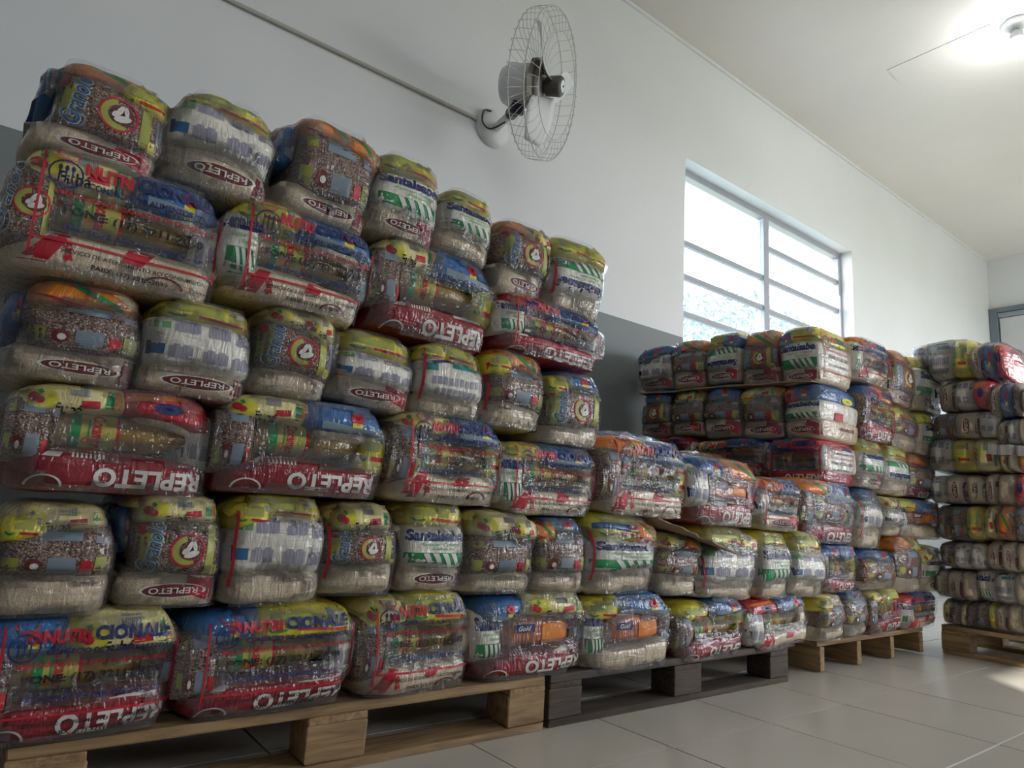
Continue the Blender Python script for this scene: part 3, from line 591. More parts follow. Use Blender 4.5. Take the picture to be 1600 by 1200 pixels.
def wrap_print(P, x, z, w, h, lod, rr):
    """the packer's print on the clear outer bag"""
    P.rect(x - w * .5, z - h * .03, .0045, h * .92, I['red']); P.rect(x + w * .5, z + h * .02, .0045, h * .84, I['red']); P.rect(x, z - h * .36, w, .0045, I['red'])
    if lod == 2:
        P.text('NUTRICIONALE', x + w * .1, z + h * .32, w * .74, I['navy'], h * .12, bold=.05); P.text('FONE: (17) 3211-2030', x, z - h * .08, w * .86, I['navy'], h * .09, bold=.03); return
    cx, cz, r = x - w * .39, z + h * .24, h * .26
    P.disc(cx, cz, r, r, I['navy'], .88, n=18)
    for k in (-1, 0, 1): P.rect(cx + k * r * .18, cz - r * .08, r * .05, r * .46, I['navy']); P.disc(cx + k * r * .18, cz + r * .2, r * .12, r * .22, I['navy'], n=8)
    P.disc(cx, cz + r * .72, r * .72, r * .34, I['red'], .84, n=12); P.rect(cx, cz + r * .52, r * .46, r * .04, I['red'])
    P.text('NUTRI', x - w * .17, z + h * .33, w * .26, I['red'], h * .125, bold=.055); P.text('CIONALE', x + w * .21, z + h * .35, w * .46, I['navy'], h * .135, bold=.055)
    P.text('COMÉRCIO DE ALIMENTOS LTDA.', x + w * .09, z + h * .20, w * .72, I['navy'], h * .065, bold=.03); P.text('UMA SAUDÁVEL GARANTIA DE QUALIDADE', x + w * .02, z + h * .08, w * .90, I['red'], h * .06, bold=.02)
    P.text('FONE: (17) 3211-2030', x + w * .02, z - h * .06, w * .78, I['black'], h * .095, bold=.035); P.text('SÃO JOSÉ DO RIO PRETO - SP', x + w * .03, z - h * .22, w * .78, I['navy'], h * .075, bold=.028)
    if lod == 0: P.text('SERVIÇO DE ATENDIMENTO AO CONSUMIDOR', x + w * .05, z - h * .44, w * .8, I['black'], h * .045, bold=.01); P.text('PABX: (17) 3211-2030', x + w * .02, z - h * .53, w * .42, I['black'], h * .05, bold=.02)
def bottle(root, x, y, z, ln, r, seed, lod):
    """cooking oil bottle lying on its side, neck to +x"""
    e = empty('oil_bottle', parent=root); e.location = (x, y, z)
    prof = [(r * .5, -ln * .5), (r * .92, -ln * .49), (r, -ln * .46), (r * .96, -ln * .38), (r, -ln * .34), (r * .985, -ln * .1), (r * .93, -ln * .06), (r, -ln * .02), (r * .95, ln * .04), (r, ln * .10), (r * .97, ln * .17), (r * .84, ln * .26), (r * .55, ln * .37), (r * .36, ln * .42), (r * .33, ln * .47)]
    b = MB(); b.lathe(prof, M['oil'], (0, 0, 0), (1, 0, 0), 22); b.obj('bottle_body', e)
    b = MB(); b.lathe([(r * .42, ln * .455), (r * .44, ln * .46), (r * .44, ln * .5), (r * .36, ln * .505)], I['red'], (0, 0, 0), (1, 0, 0), 16); b.obj('bottle_cap', e)
    b = MB()
    for a0, a1, m in ((-.34, -.28, 'green'), (-.28, -.06, 'gold'), (-.06, -.04, 'red')): b.lathe([(r * 1.012, ln * a0), (r * 1.012, ln * a1)], I[m], (0, 0, 0), (1, 0, 0), 22)
    b.f = [q for q in b.f if len(q) == 4]; b.m = []; b.sm = []
    for i in range(3): b.m += [i] * 22; b.sm += [True] * 22
    P = Print(b, lambda px, pz: (-math.sqrt(max(0, (r * 1.012) ** 2 - pz * pz)) if abs(pz) < r * .97 else None), .0008)
    if lod < 2: P.text('Cocamar', -ln * .17, 0, r * 1.7, I['red'], ln * .085, a=-math.pi / 2, bold=.03); P.rect(-ln * .23, 0, .003, r * 1.8, I['green']); P.disc(-ln * .245, -r * .5, r * .4, r * .4, I['orange'], n=8); P.disc(-ln * .10, -r * .2, r * .3, r * .5, I['lime'], n=8)
    b.obj('bottle_label', e); return e
def film_sheet(hit, W_, H_, D_, seed, n=(22, 18)):
    """the clear outer bag pulled over the front of the packages, as a height field"""
    nx, nz = n; xs = np.linspace(-W_ * .5, W_ * .5, nx); zs = np.linspace(H_ * .02, H_ * 1.0, nz)
    y = np.full((nx, nz), np.nan)
    for i, x in enumerate(xs):
        for j, z in enumerate(zs):
            q = hit(x, z); y[i, j] = np.nan if q is None else q
    f = np.where(np.isnan(y), 9, y); p = np.pad(f, 1, constant_values=9)
    mn = np.min([p[a:a + nx, b:b + nz] for a in range(3) for b in range(3)], 0)
    p = np.pad(mn, 1, mode='edge'); av = np.mean([p[a:a + nx, b:b + nz] for a in range(3) for b in range(3)], 0)
    p = np.pad(av, 1, mode='edge'); av = np.mean([p[a:a + nx, b:b + nz] for a in range(3) for b in range(3)], 0)
    fy = np.minimum(av, f - .001) - .002
    for i in range(nx):
        for j in range(nz): fy[i, j] += .0035 * noise.noise(Vector((xs[i] * 40 + seed, zs[j] * 24, seed * .7))) 
    fy = np.minimum(fy, f - .0025)
    def ev(x, z):
        a = (x - xs[0]) / (xs[1] - xs[0]); b = (z - zs[0]) / (zs[1] - zs[0])
        if a < 0 or b < 0 or a >= nx - 1 or b >= nz - 1: return None
        i, j = int(a), int(b); a -= i; b -= j
        if np.isnan(y[i:i + 2, j:j + 2]).all(): return None
        return float(fy[i, j] * (1 - a) * (1 - b) + fy[i + 1, j] * a * (1 - b) + fy[i, j + 1] * (1 - a) * b + fy[i + 1, j + 1] * a * b)
    return xs, zs, y, fy, ev
def dome(b, W_, H_, D_, seed):
    """loose gathered film standing over the top of a bundle"""
    g, f = cube_grid(16, 6, 12); p = g / (np.abs(g) ** 3.0).sum(1, keepdims=True) ** (1 / 3.0)
    w = warp(p, W_ * 1.05, H_ * 1.08, D_ * 1.02)
    for i, q in enumerate(w):
        k = noise.noise(Vector((q[0] * 22 + seed, q[1] * 9, q[2] * 22))) + .6 * abs(noise.noise(Vector((q[0] * 60, q[1] * 20, q[2] * 50 + seed)))); w[i] += p[i] * k * .011
    keep = [q for q in f if min(w[j][2] for j in q) > H_ * (.52 + .1 * noise.noise(Vector((w[q[0]][0] * 14, seed, 0))))]
    used = sorted({i for q in keep for i in q}); re = {j: i for i, j in enumerate(used)}
    b.add(w[used], [tuple(re[i] for i in q) for q in keep], film)
def bundle(loc, rz, W_, H_, D_, spec, seed, lod, label, group, tilt=0):
    rr = random.Random(seed); tk = spec.split(); form, tk = tk[0], tk[1:]
    root = empty('food_bundle', loc, rz, label=label, cat='food bundle', group=group)
    allv, allf, nv = [], [], 0; FF[0] = seed * 5.31; FF[1] = .011
    seg = [(14, 4, 10), (12, 4, 9), (9, 3, 7)][lod]
    jt = lambda s=.02: rr.uniform(-s, s)
    def pack(k, cell, yd=(-1, 1), rot=0, bulge=.004, name=None, pn=6.0):
        nonlocal nv
        nm, mat, art = KIND[k]; cw = (cell[1] - cell[0]) * W_; ch = (cell[3] - cell[2]) * H_
        sg = (max(5, int(seg[0] * min(1, cw / .2 + .2))), seg[1], max(5, int(seg[2] * min(1, ch / .12 + .2))))
        v, f = pillow(cell, W_, H_, D_, rr.random() * 50, sg, n=8 if k == 'BOX' else pn, ydepth=yd, rot=rot, bulge=bulge)
        if tilt:
            c_, s_ = math.cos(tilt), math.sin(tilt); x = v[:, 0].copy(); z = v[:, 2] - H_ / 2; v[:, 0] = x * c_ + z * s_; v[:, 2] = -x * s_ * .55 + z * c_ + H_ / 2
        b = MB(); b.add(v, f, M[mat])
        if art is not None and yd[0] <= -.6:
            fr = v[v[:, 1] < np.quantile(v[:, 1], .4)]; cx, cz = (v[:, 0].min() + v[:, 0].max()) / 2, (v[:, 2].min() + v[:, 2].max()) / 2
            P = Print(b, surface(v, f, -D_), .0013); art(P, cx, cz, (v[:, 0].max() - v[:, 0].min()) * .95, (v[:, 2].max() - v[:, 2].min()) * .92, rr, lod)
        if k == 'BOX':
            P = Print(b, surface(v, f, -D_), .0013); cx, cz = v[:, 0].mean(), v[:, 2].mean(); P.rect(cx - W_ * .12, cz + .01, W_ * .16, .022, I['navy']); P.rect(cx + W_ * .12, cz - .005, W_ * .2, .05, I['orange'])
            Print(b, P.hit, .0025).text('Gold', cx - W_ * .12, cz + .01, W_ * .10, I['white'], .013, shear=.3)
        o = b.obj(name or nm, root); allv.append(v); allf.extend([tuple(i + nv for i in q) for q in f]); nv += len(v); return o
    if form == 'N':
        t, m, bt = tk[:3]; fl = tk[3:]; h1 = .28 + jt(.06); h2 = .70 + jt(.06)
        if t == 'FO': t = 'O'
        ex = .10 if 'blueside' in fl else 0
        pack(bt, (.0, 1, 0, h1 + .06), yd=(-.97, 1), rot=jt(.03)); pack(m, (ex, .99, h1 - .03, h2 + .05), yd=(-1.02, 1), bulge=.010, pn=6.5, rot=jt(.06))
        if ex: pack('U', (0, .16, h2 - .28, h2 + .16), yd=(-.86, 1)); 
        pack(t, (.02 + ex * .6, .98, h2 - .03, 1), rot=jt(.05), pn=4.6)
        if 'blueband' in fl: pack('U', (.05, .95, .76, .88), yd=(-1.02, .5))
    elif form == 'W':
        bt, lf, md, t1, t2, rt = tk[:6]; fl = tk[6:]; h1 = .37 + jt(.03); sp = .42 + jt(.08)
        pack(bt, (.03, .97, 0, h1))
        pack(lf, (0, .24, .12 if bt == 'RW' else .2, .86), bulge=.006)
        rk = {'R': 'SB', 'S': 'S', 'Y': 'Y', 'B': 'B', 'Q': 'Q', 'O': 'O', 'U': 'U'}.get(rt, 'SB')
        pack('RP' if rk == 'SB' and bt != 'RD' else rk, (.80, 1, .24, .90), yd=(-.9, 1))
        pack('BB', (.16, .86, h1 - .05, .72), yd=(-.35, 1), bulge=0)
        if md == 'OIL':
            rb = min(.040, H_ * .165); bottle(root, W_ * .02, -D_ * .5 + rb + .006, H_ * (h1 + .165), W_ * .70, rb, seed, lod)
            th = np.linspace(0, 2 * math.pi, 13)[:-1]; v = np.array([(s * W_ * .30 + W_ * .0, -D_ * .5 + rb + .006 + rb * math.cos(a), H_ * (h1 + .165) + rb * math.sin(a)) for s in (-1, 1) for a in th]); allv.append(v)
            allf.extend([(nv + k, nv + (k + 1) % 12, nv + 12 + (k + 1) % 12, nv + 12 + k) for k in range(12)]); nv += 24
        elif md == 'BOX': pack('BOX', (.22, .80, h1 - .01, .70), bulge=0)
        else: pack(md, (.18, .82, h1 - .02, .72), bulge=.006)
        pack(t1, (.02, sp + .06, .66, .97), rot=jt(.1) + .04, bulge=.008); pack(t2, (sp - .02, .97, .64, 1), rot=jt(.08) - .05, bulge=.008)
        if rr.random() < .5: pack(rr.choice(['SB', 'RP', 'Y']), (.5, .86, .58, .80), yd=(-.95, .4), rot=-.15)
    else:                                                         # lying on its side: packages stand side by side
        a = tk[:3]; fl = tk[3:]; e = [0, .34 + jt(.04), .68 + jt(.04), 1]
        for i, k in enumerate(a): pack({'RE': 'REV', 'RR': 'REV'}.get(k, k), (max(0, e[i] - .03), min(1, e[i + 1] + .03), 0, 1), bulge=.012, pn=5)
    if form == 'N' and rr.random() < (.45 if lod else .4): pack(rr.choice('UQYF' if lod else 'FYO'), *[((0, .42, .62, .93), (-1.04, 1)), ((.55, 1, .64, .94), (-1.04, 1))][rr.random() < .5], rot=jt(.15))
    v = np.concatenate(allv); hit = surface(v, allf, -D_ * 2)
    n = [(26, 20), (20, 16), (13, 11)][lod]
    xs, zs, y, fy, ev = film_sheet(hit, v[:, 0].max() * 2 * .99, v[:, 2].max(), D_, seed, n); b = MB(); keep = []
    for i in range(n[0] - 1):
        for j in range(n[1] - 1):
            q = y[i:i + 2, j:j + 2]; gap = q - fy[i:i + 2, j:j + 2]
            if np.isnan(q).sum() <= 1 and np.nanmean(gap) > .0060: keep.append((i, j))
    if keep:
        ids = {}; vv = []
        def gi(i, j):
            if (i, j) not in ids: ids[(i, j)] = len(vv); vv.append((xs[i], fy[i, j], zs[j]))
            return ids[(i, j)]
        b.add([0, 0, 0], [], film); b.v.pop(); b.n = 0
        ff = [(gi(i, j), gi(i + 1, j), gi(i + 1, j + 1), gi(i, j + 1)) for i, j in keep]; b.add(vv, ff, film)
    P = Print(b, ev, .0008)
    if 'P' in fl: wrap_print(P, W_ * (.04 if form == 'W' else 0), H_ * .53, W_ * .80, H_ * .84, lod, rr)
    if 'line' in fl: P.rect(-W_ * .42, H_ * .55, .0055, H_ * .72, I['red'])
    if 'corner' in fl:                                             # the print carries on round the corner
        vs = np.stack([v[:, 1], -v[:, 0], v[:, 2]], 1); b2 = MB(); h2_ = surface(vs, allf, -W_ * 2); P2 = Print(b2, h2_, .004)
        if 'line' in fl or 'P' in fl: wrap_print(P2, 0, H_ * .5, D_ * .7, H_ * .8, 1, rr)
        else: P2.rect(-D_ * .1, H_ * .42, D_ * .2, H_ * .14, I['red']); P2.disc(D_ * .15, H_ * .74, D_ * .3, H_ * .12, I['yellow']); P2.rect(D_ * .1, H_ * .22, D_ * .35, H_ * .05, I['darkred'])
        for vv_ in b2.v: b.v.append(np.stack([-vv_[:, 1], vv_[:, 0], vv_[:, 2]], 1))
        off = b.n; b.f += [tuple(i + off for i in q) for q in b2.f]; b.m += [b.slot(b2.mats[m_]) for m_ in b2.m]; b.sm += b2.sm; b.n += b2.n
    if 'dome' in fl: dome(b, W_, H_, D_, seed)
    if b.n: b.obj('plastic_wrap', root)
    return root

ROWS = [
('A', 7, 'F', 1, 0.086, 1.195, 0.235, 0.217, 0.42, 'N O BF RR t6 dome blueside'),
('A', 7, 'F', 2, 0.314, 1.215, 0.237, 0.23, 0.42, 'N Y SB RE t4'),
('A', 7, 'F', 3, 0.544, 1.22, 0.24, 0.269, 0.42, 'N FO BB RE t5 blueside dome'),
('A', 7, 'F', 4, 0.764, 1.243, 0.217, 0.243, 0.42, 'N Y SF RR t7 dome'),
('A', 7, 'F', 5, 0.961, 1.243, 0.193, 0.215, 0.42, 'N Y SF RP t7'),
('A', 7, 'F', 6, 1.155, 1.181, 0.211, 0.249, 0.42, 'N O BF RE t4'),
('A', 7, 'F', 7, 1.373, 1.178, 0.242, 0.256, 0.42, 'N Y SFi RP t4 line'),
('A', 6, 'F', 1, 0.144, 0.96, 0.388, 0.257, 0.42, 'W RW BF OIL F U S P t2'),
('A', 6, 'F', 2, 0.512, 0.991, 0.365, 0.246, 0.42, 'W RW SF OIL Y U B P t6'),
('A', 6, 'F', 3, 0.878, 0.991, 0.384, 0.274, 0.42, 'W RD BB OIL F U Y t5'),
('A', 6, 'F', 4, 1.278, 1.013, 0.432, 0.186, 0.42, 'W RD SF OIL Q U R P t6'),
('A', 5, 'F', 1, 0.105, 0.764, 0.229, 0.202, 0.42, 'N O BB RE t1 blueside big'),
('A', 5, 'F', 2, 0.324, 0.764, 0.226, 0.216, 0.42, 'N Y SB RE t4'),
('A', 5, 'F', 3, 0.521, 0.794, 0.185, 0.219, 0.42, 'N F BF RP t3'),
('A', 5, 'F', 4, 0.722, 0.8, 0.233, 0.194, 0.42, 'N Y SB RR t8'),
('A', 5, 'F', 5, 0.941, 0.803, 0.221, 0.202, 0.42, 'N Y ST RP t3 line'),
('A', 5, 'F', 6, 1.156, 0.8, 0.225, 0.235, 0.42, 'N O BB RP t4 line'),
('A', 5, 'F', 7, 1.383, 0.774, 0.244, 0.231, 0.42, 'N U BF RP t2'),
('A', 4, 'F', 1, 0.198, 0.564, 0.369, 0.211, 0.42, 'W RD BB OIL F Q S t-2'),
('A', 4, 'F', 2, 0.574, 0.58, 0.4, 0.223, 0.42, 'W RD BB OIL F U Y t2'),
('A', 4, 'F', 3, 0.947, 0.581, 0.361, 0.241, 0.42, 'W RW BB OIL F U Y P t3'),
('A', 4, 'F', 4, 1.31, 0.568, 0.383, 0.212, 0.42, 'W RW SF OIL Y U R P t0'),
('A', 2, 'F', 1, 0.131, 0.344, 0.191, 0.203, 0.42, 'N F BB RP t-3 big'),
('A', 2, 'F', 2, 0.321, 0.35, 0.205, 0.225, 0.42, 'N F BF RR t-2 blueside'),
('A', 2, 'F', 3, 0.528, 0.348, 0.226, 0.24, 0.42, 'N Y SB RP t2 line'),
('A', 2, 'F', 4, 0.732, 0.362, 0.198, 0.219, 0.42, 'N F BF RP t0 line'),
('A', 2, 'F', 5, 0.926, 0.366, 0.204, 0.23, 0.42, 'N Y SF RE t1'),
('A', 2, 'F', 6, 1.143, 0.354, 0.247, 0.225, 0.42, 'N F BB RP t6'),
('A', 1, 'F', 1, 0.197, 0.137, 0.335, 0.22, 0.42, 'W RD BB OIL U F B P t-4'),
('A', 1, 'F', 2, 0.548, 0.137, 0.384, 0.217, 0.42, 'W RD BB OIL U Y S P t-3'),
('A', 1, 'F', 3, 0.901, 0.137, 0.338, 0.235, 0.42, 'W RW BB OIL F Y R P t-3'),
('A', 1, 'F', 4, 1.273, 0.137, 0.421, 0.225, 0.42, 'W RD SF BOX U F B t-1'),
('B', 4, 'F', 1, 1.717, 0.577, 0.442, 0.265, 0.42, 'W RW BB OIL O U Y P t4 dome'),
('B', 4, 'F', 2, 2.148, 0.562, 0.437, 0.257, 0.42, 'W RD S BOX U O Q t5 dome'),
('B', 4, 'F', 3, 2.521, 0.554, 0.326, 0.217, 0.42, 'W RR S OIL O U R P t3'),
('B', 2, 'F', 1, 1.352, 0.35, 0.23, 0.218, 0.42, 'N U BB RP t2'),
('B', 2, 'F', 2, 1.615, 0.343, 0.312, 0.245, 0.42, 'N Y SF RP t2 line blueband'),
('B', 2, 'F', 3, 1.883, 0.329, 0.241, 0.213, 0.42, 'N F BB RP t3'),
('B', 2, 'F', 4, 2.174, 0.303, 0.357, 0.27, 0.42, 'N Y SB RP t11 dome line'),
('B', 2, 'F', 5, 2.456, 0.3, 0.223, 0.262, 0.42, 'N Y SF RP t0 dome'),
('B', 2, 'F', 6, 2.704, 0.3, 0.289, 0.264, 0.42, 'N Y SB RP t8'),
('B', 1, 'F', 1, 1.658, 0.12, 0.403, 0.231, 0.42, 'W RP SF BOX Y U B t0'),
('B', 1, 'F', 2, 2.065, 0.12, 0.426, 0.2, 0.42, 'W RD BB OIL Y U Y t-6'),
('B', 1, 'F', 3, 2.493, 0.12, 0.446, 0.202, 0.42, 'W RW S OIL Q U R t-9'),
('C', 6, 'S', 1, 2.439, 1.272, 0.242, 0.252, 0.34, 'N U SB RR t0'),
('C', 6, 'S', 2, 2.215, 1.257, 0.223, 0.274, 0.34, 'N O BB RR t0'),
('C', 6, 'S', 3, 2.003, 1.258, 0.217, 0.271, 0.34, 'N Y SFi RR t0'),
('C', 6, 'S', 4, 1.793, 1.227, 0.218, 0.285, 0.34, 'N O BF RR t0'),
('C', 6, 'S', 5, 1.591, 1.212, 0.203, 0.279, 0.32, 'N Y SF RR t0 line corner'),
('C', 5, 'S', 1, 2.427, 1.01, 0.222, 0.273, 0.34, 'N U BF RR t0'),
('C', 5, 'S', 2, 2.216, 1.008, 0.215, 0.254, 0.34, 'N F BB RR t0'),
('C', 5, 'S', 3, 2.001, 0.982, 0.232, 0.282, 0.34, 'N U BB RR t0'),
('C', 5, 'S', 4, 1.781, 0.973, 0.223, 0.26, 0.34, 'N F BB RR t0'),
('C', 5, 'S', 5, 1.584, 0.962, 0.187, 0.256, 0.36, 'N U SF RR t0 corner'),
('C', 4, 'S', 1, 2.348, 0.846, 0.348, 0.17, 0.34, 'W RD BB OIL Q Q R P t0'),
('C', 4, 'S', 2, 1.969, 0.796, 0.425, 0.193, 0.34, 'W RD BB OIL F U S P t0'),
('C', 4, 'S', 3, 1.628, 0.762, 0.275, 0.218, 0.32, 'W RD BB OIL U Q R P t0 corner'),
('C', 6, 'F', 1, 3.354, 1.27, 0.382, 0.237, 0.42, 'W RW SF OIL O U B P t4'),
('C', 6, 'F', 2, 3.68, 1.217, 0.285, 0.296, 0.42, 'N O BF RR t5 line'),
('C', 6, 'F', 3, 4.002, 1.215, 0.377, 0.309, 0.42, 'N Y SF RR t8'),
('C', 5, 'F', 1, 3.375, 0.992, 0.336, 0.284, 0.42, 'W RD BB OIL U O Y P t2'),
('C', 5, 'F', 2, 3.692, 0.984, 0.313, 0.239, 0.42, 'N O BB RP t3 line'),
('C', 5, 'F', 3, 3.986, 0.973, 0.291, 0.253, 0.42, 'N Y SF RP t5'),
('C', 4, 'F', 1, 3.295, 0.771, 0.242, 0.243, 0.42, 'N Y SF RR t3'),
('C', 4, 'F', 2, 3.546, 0.753, 0.275, 0.253, 0.42, 'N Y SFi RP t3'),
('C', 4, 'F', 3, 3.864, 0.754, 0.377, 0.241, 0.42, 'N O BB RD t3'),
('C', 3, 'F', 1, 2.916, 0.51, 0.483, 0.282, 0.42, 'W RD BB BB O U B t3'),
('C', 3, 'F', 2, 3.272, 0.493, 0.244, 0.284, 0.42, 'N U SB RP t2 line'),
('C', 3, 'F', 3, 3.488, 0.56, 0.205, 0.191, 0.42, 'N F SB RP t2'),
('C', 3, 'F', 4, 3.824, 0.548, 0.588, 0.212, 0.42, 'W RP SF BOX Y U R t1'),
('C', 2, 'F', 1, 2.975, 0.312, 0.34, 0.205, 0.42, 'W RD BB OIL U U Y t0'),
('C', 2, 'F', 2, 3.315, 0.312, 0.356, 0.186, 0.42, 'N U BB RP t-2 line'),
('C', 2, 'F', 3, 3.64, 0.29, 0.31, 0.28, 0.42, 'N O BB RP t-1'),
('C', 2, 'F', 4, 3.94, 0.285, 0.306, 0.239, 0.42, 'N Y SF RR t-1'),
('C', 1, 'F', 1, 2.874, 0.122, 0.236, 0.195, 0.42, 'N F BB RP t-2'),
('C', 1, 'F', 2, 3.104, 0.122, 0.241, 0.205, 0.42, 'N U BB RP t-3'),
('C', 1, 'F', 3, 3.382, 0.122, 0.331, 0.204, 0.42, 'W RD BB OIL F Y Q t-4'),
('C', 1, 'F', 4, 3.765, 0.122, 0.45, 0.174, 0.42, 'W RW SF OIL Q U R P t-2'),
('D', 8, 'X', 1, 1.369, 1.384, 0.257, 0.23, 0.5, 'L SB ST Y dome'),
('D', 8, 'X', 2, 1.181, 1.371, 0.136, 0.194, 0.5, 'L RE U Q dome'),
('D', 7, 'X', 1, 1.271, 1.211, 0.19, 0.179, 0.5, 'L RE SB Q'),
('D', 7, 'X', 2, 1.118, 1.165, 0.134, 0.188, 0.5, 'L RE U B'),
('D', 7, 'X', 3, 1.0, 1.172, 0.117, 0.149, 0.5, 'L RE SB Q'),
('D', 6, 'X', 1, 1.279, 1.066, 0.251, 0.151, 0.5, 'L BB RE SB'),
('D', 6, 'X', 2, 1.098, 1.021, 0.126, 0.15, 0.5, 'L RE SB RP'),
('D', 5, 'X', 1, 1.293, 0.898, 0.273, 0.189, 0.5, 'L SB Y F'),
('D', 5, 'X', 2, 1.1, 0.894, 0.13, 0.133, 0.5, 'L F RP O'),
('D', 4, 'X', 1, 1.328, 0.738, 0.21, 0.161, 0.5, 'L SB RE RE'),
('D', 4, 'X', 2, 1.143, 0.734, 0.177, 0.17, 0.5, 'L RE RP Q'),
('D', 3, 'X', 1, 1.325, 0.553, 0.172, 0.192, 0.5, 'L BB BB Y'),
('D', 3, 'X', 2, 1.151, 0.568, 0.193, 0.182, 0.5, 'L F O BB'),
('D', 2, 'X', 1, 1.32, 0.416, 0.157, 0.144, 0.5, 'L BB SB SB'),
('D', 2, 'X', 2, 1.154, 0.419, 0.189, 0.159, 0.5, 'L RR RE RP'),
('D', 1, 'X', 1, 1.363, 0.26, 0.143, 0.162, 0.5, 'L RP RE RP'),
('D', 1, 'X', 2, 1.185, 0.266, 0.23, 0.166, 0.5, 'L SF ST RP'),
('D', 0, 'X', 1, 1.369, 0.137, 0.063, 0.136, 0.5, 'L F BB F'),
('D', 0, 'X', 2, 1.282, 0.137, 0.128, 0.142, 0.5, 'L BB BB Y'),
('D', 0, 'X', 3, 1.152, 0.137, 0.147, 0.143, 0.5, 'L RE RP RE'),
]
ORD = ['', 'first', 'second', 'third', 'fourth', 'fifth', 'sixth', 'seventh', 'eighth', 'ninth']
STK = {('A', 'F'): ('tall stack', 'the pallet end'), ('B', 'F'): ('low middle stack', ''), ('C', 'F'): ('window stack front', ''), ('C', 'S'): ('window stack side', ''), ('D', 'X'): ('end stack', '')}
WORD = {'F': 'pale flour', 'O': 'orange flour', 'FO': 'orange flour', 'Y': 'yellow pasta', 'U': 'blue bag', 'Q': 'red bag', 'BF': 'beans', 'BB': 'beans', 'B': 'beans', 'SB': 'sugar', 'SF': 'striped sugar', 'SFi': 'upturned sugar', 'ST': 'teal sugar', 'S': 'sugar', 'RE': 'rice', 'RP': 'rice', 'RR': 'rice', 'BOX': 'biscuit box'}
levels = {}
for r in ROWS: levels.setdefault((r[0], r[2]), set()).add(r[1])
count = {}
for r in ROWS: count[(r[0], r[1], r[2])] = count.get((r[0], r[1], r[2]), 0) + 1
for n_, (st, ly, pl, od, c, z0, w_, h_, dep, spec) in enumerate(ROWS):
    tk = spec.split(); ls = sorted(levels[(st, pl)], reverse=True); li = ls.index(ly); L_ = 'top' if li == 0 else 'bottom' if li == len(ls) - 1 and pl != 'S' else ORD[li + 1]
    if tk[0] == 'N': what = '%s over %s' % (WORD[tk[1]], WORD[tk[2]])
    elif tk[0] == 'W': what = ('red-based ' if tk[1] == 'RD' else 'pale-based ') + ('printed' if 'P' in tk else 'unprinted') + ' bundle'
    else: what = 'sideways %s bundle' % WORD[tk[1]]
    last = od == count[(st, ly, pl)]
    ref = {'A': 'near end', 'B': 'tall stack', 'C': 'tall stack' if pl == 'F' else 'wall', 'D': 'window'}[st]
    pos = '%s from %s' % (ORD[od], ref)
    lab = '%s, %s, %s row, %s' % (what, pos, L_, STK[(st, pl)][0])
    t_ = [q for q in tk if q[0] == 't' and q[1:].lstrip('-').isdigit()]; tilt = R(float(t_[0][1:])) if t_ else 0
    if st == 'A' or st == 'B' : tilt *= .8
    tk = [q for q in tk if q not in t_]
    lod = 0 if (st == 'A' or (st == 'B')) else (1 if st == 'C' else 2)
    if st == 'C' and ly < 4: lod = 1
    g_ = {'A': 'wrapped food bundles of the tall stack', 'B': 'wrapped food bundles of the low stack', 'C': 'wrapped food bundles of the window stack', 'D': 'wrapped food bundles of the end stack'}[st]
    if pl == 'F': loc, rz = (c, 1.475 + dep / 2 + random.uniform(-.008, .008), z0), random.uniform(-.03, .03)
    elif pl == 'S': loc, rz = (2.85 + dep / 2, c, z0), R(-90)
    else: loc, rz = (3.93 + dep / 2, c + (.03 if od == 1 else 0), z0), R(-90); w_ = w_ * 1.04 + (.05 if od == 1 else 0)
    bundle(loc, rz, w_ * 1.03, h_ * 1.01, dep, ' '.join(tk), n_ + 1, lod, lab, g_, tilt)
# the part of the window stack that carries its side rows, behind the low stack
for k, (z0, h_) in enumerate(((.124, .215), (.335, .215), (.546, .225))):
    for j, c in enumerate((2.39, 2.06)):
        bundle((3.02, c, z0), R(-90), .325, h_, .34, ['W RD BB OIL F U Y', 'W RW SF OIL Y U B'][(k + j) % 2], 200 + k * 2 + j, 2,
               'bundle under the side rows of the window stack, %s one up, %s' % (['first', 'second', 'third'][k], ['beside the wall', 'away from the wall'][j]), 'wrapped food bundles of the window stack')
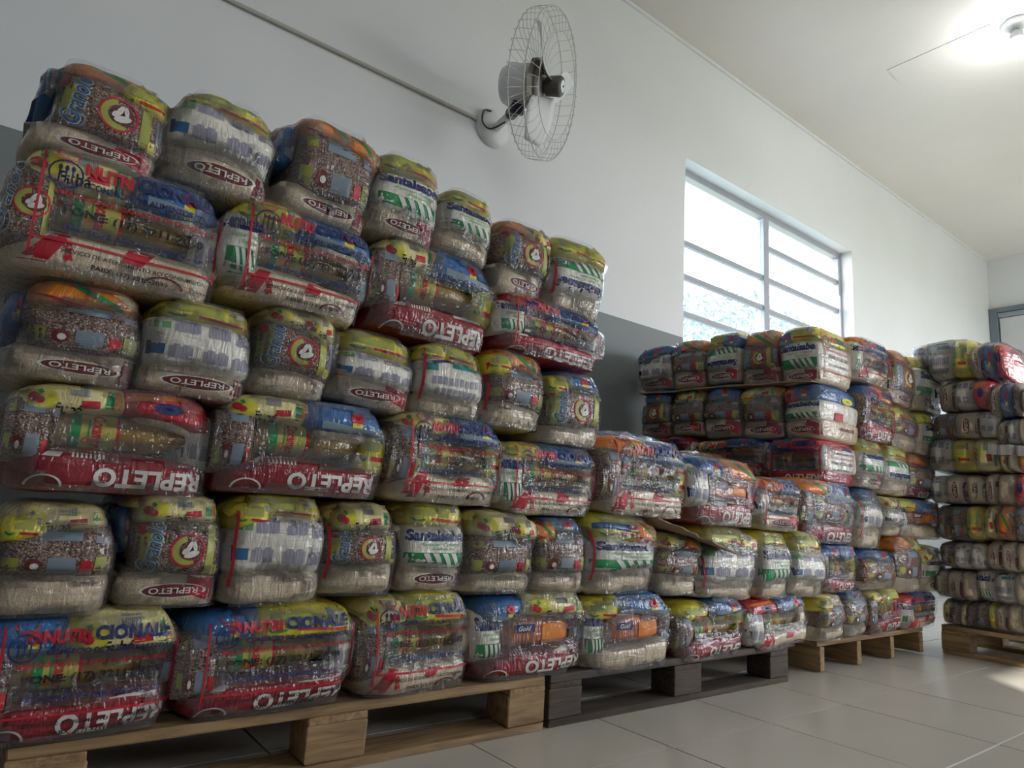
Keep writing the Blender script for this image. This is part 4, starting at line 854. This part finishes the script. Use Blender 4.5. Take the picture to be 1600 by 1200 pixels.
# cardboard between layers
card = plain('cardboard', (.36, .26, .17), .85, var=.2, scale=12); cardp = plain('pale_cardboard', (.52, .50, .50), .8, var=.1, scale=5)
def sheet(name, pts, th, mat, label, n=12):
    """a bent sheet of board given by its four corners; sags and curls between them"""
    a, b_, c, d = [np.array(q, float) for q in pts]; v = []; rnd = random.Random(name + label)
    for k in (0, 1):
        for i in range(n + 1):
            for j in range(n + 1):
                u, w = i / n, j / n; p = (1 - w) * ((1 - u) * a + u * b_) + w * ((1 - u) * d + u * c)
                p = p + [0, 0, .012 * noise.noise(Vector((p[0] * 9, p[1] * 9, 3))) - (th if k else 0)]
                if j == 0: p = p + np.array([0, 0, .004 * noise.noise(Vector((u * 30, 1, 1)))]) + (d - a) * .05 * noise.noise(Vector((u * 9, 5, 1)))
                v.append(p)
    m = n + 1; f = []
    for i in range(n):
        for j in range(n):
            q = (i * m + j, (i + 1) * m + j, (i + 1) * m + j + 1, i * m + j + 1); f.append(q); f.append(tuple(x + m * m for x in q[::-1]))
    ed = [(i, 0) for i in range(m)] + [(n, j) for j in range(1, m)] + [(i, n) for i in range(n - 1, -1, -1)] + [(0, j) for j in range(n - 1, 0, -1)]
    ix = [i * m + j for i, j in ed]
    for a_, b2 in zip(ix, ix[1:] + ix[:1]): f.append((a_, b2, b2 + m * m, a_ + m * m)[::-1])
    b = MB(); b.add(v, f, mat, False); o = b.obj('cardboard_sheet', label=label, cat='cardboard'); return o
sheet('a', [(1.72, 1.44, .585), (2.10, 1.38, .475), (2.10, 1.80, .545), (1.70, 1.86, .575)], .004, card, 'torn brown cardboard sheet sticking out of the low middle stack')
sheet('b', [(2.83, 2.52, 1.262), (2.83, 1.52, 1.222), (3.15, 1.52, 1.222), (3.15, 2.52, 1.262)], .006, card, 'thin cardboard layer under the top row of the window stack')
sheet('c', [(2.80, 2.0, .775), (2.80, 1.52, .745), (3.15, 1.52, .745), (3.15, 2.0, .775)], .006, card, 'brown cardboard layer at middle height of the window stack')
sheet('d', [(3.91, 1.20, 1.040), (3.91, .98, 1.02), (4.4, .98, 1.02), (4.4, 1.20, 1.04)], .05, cardp, 'thick pale cardboard slab between rows of the end stack')
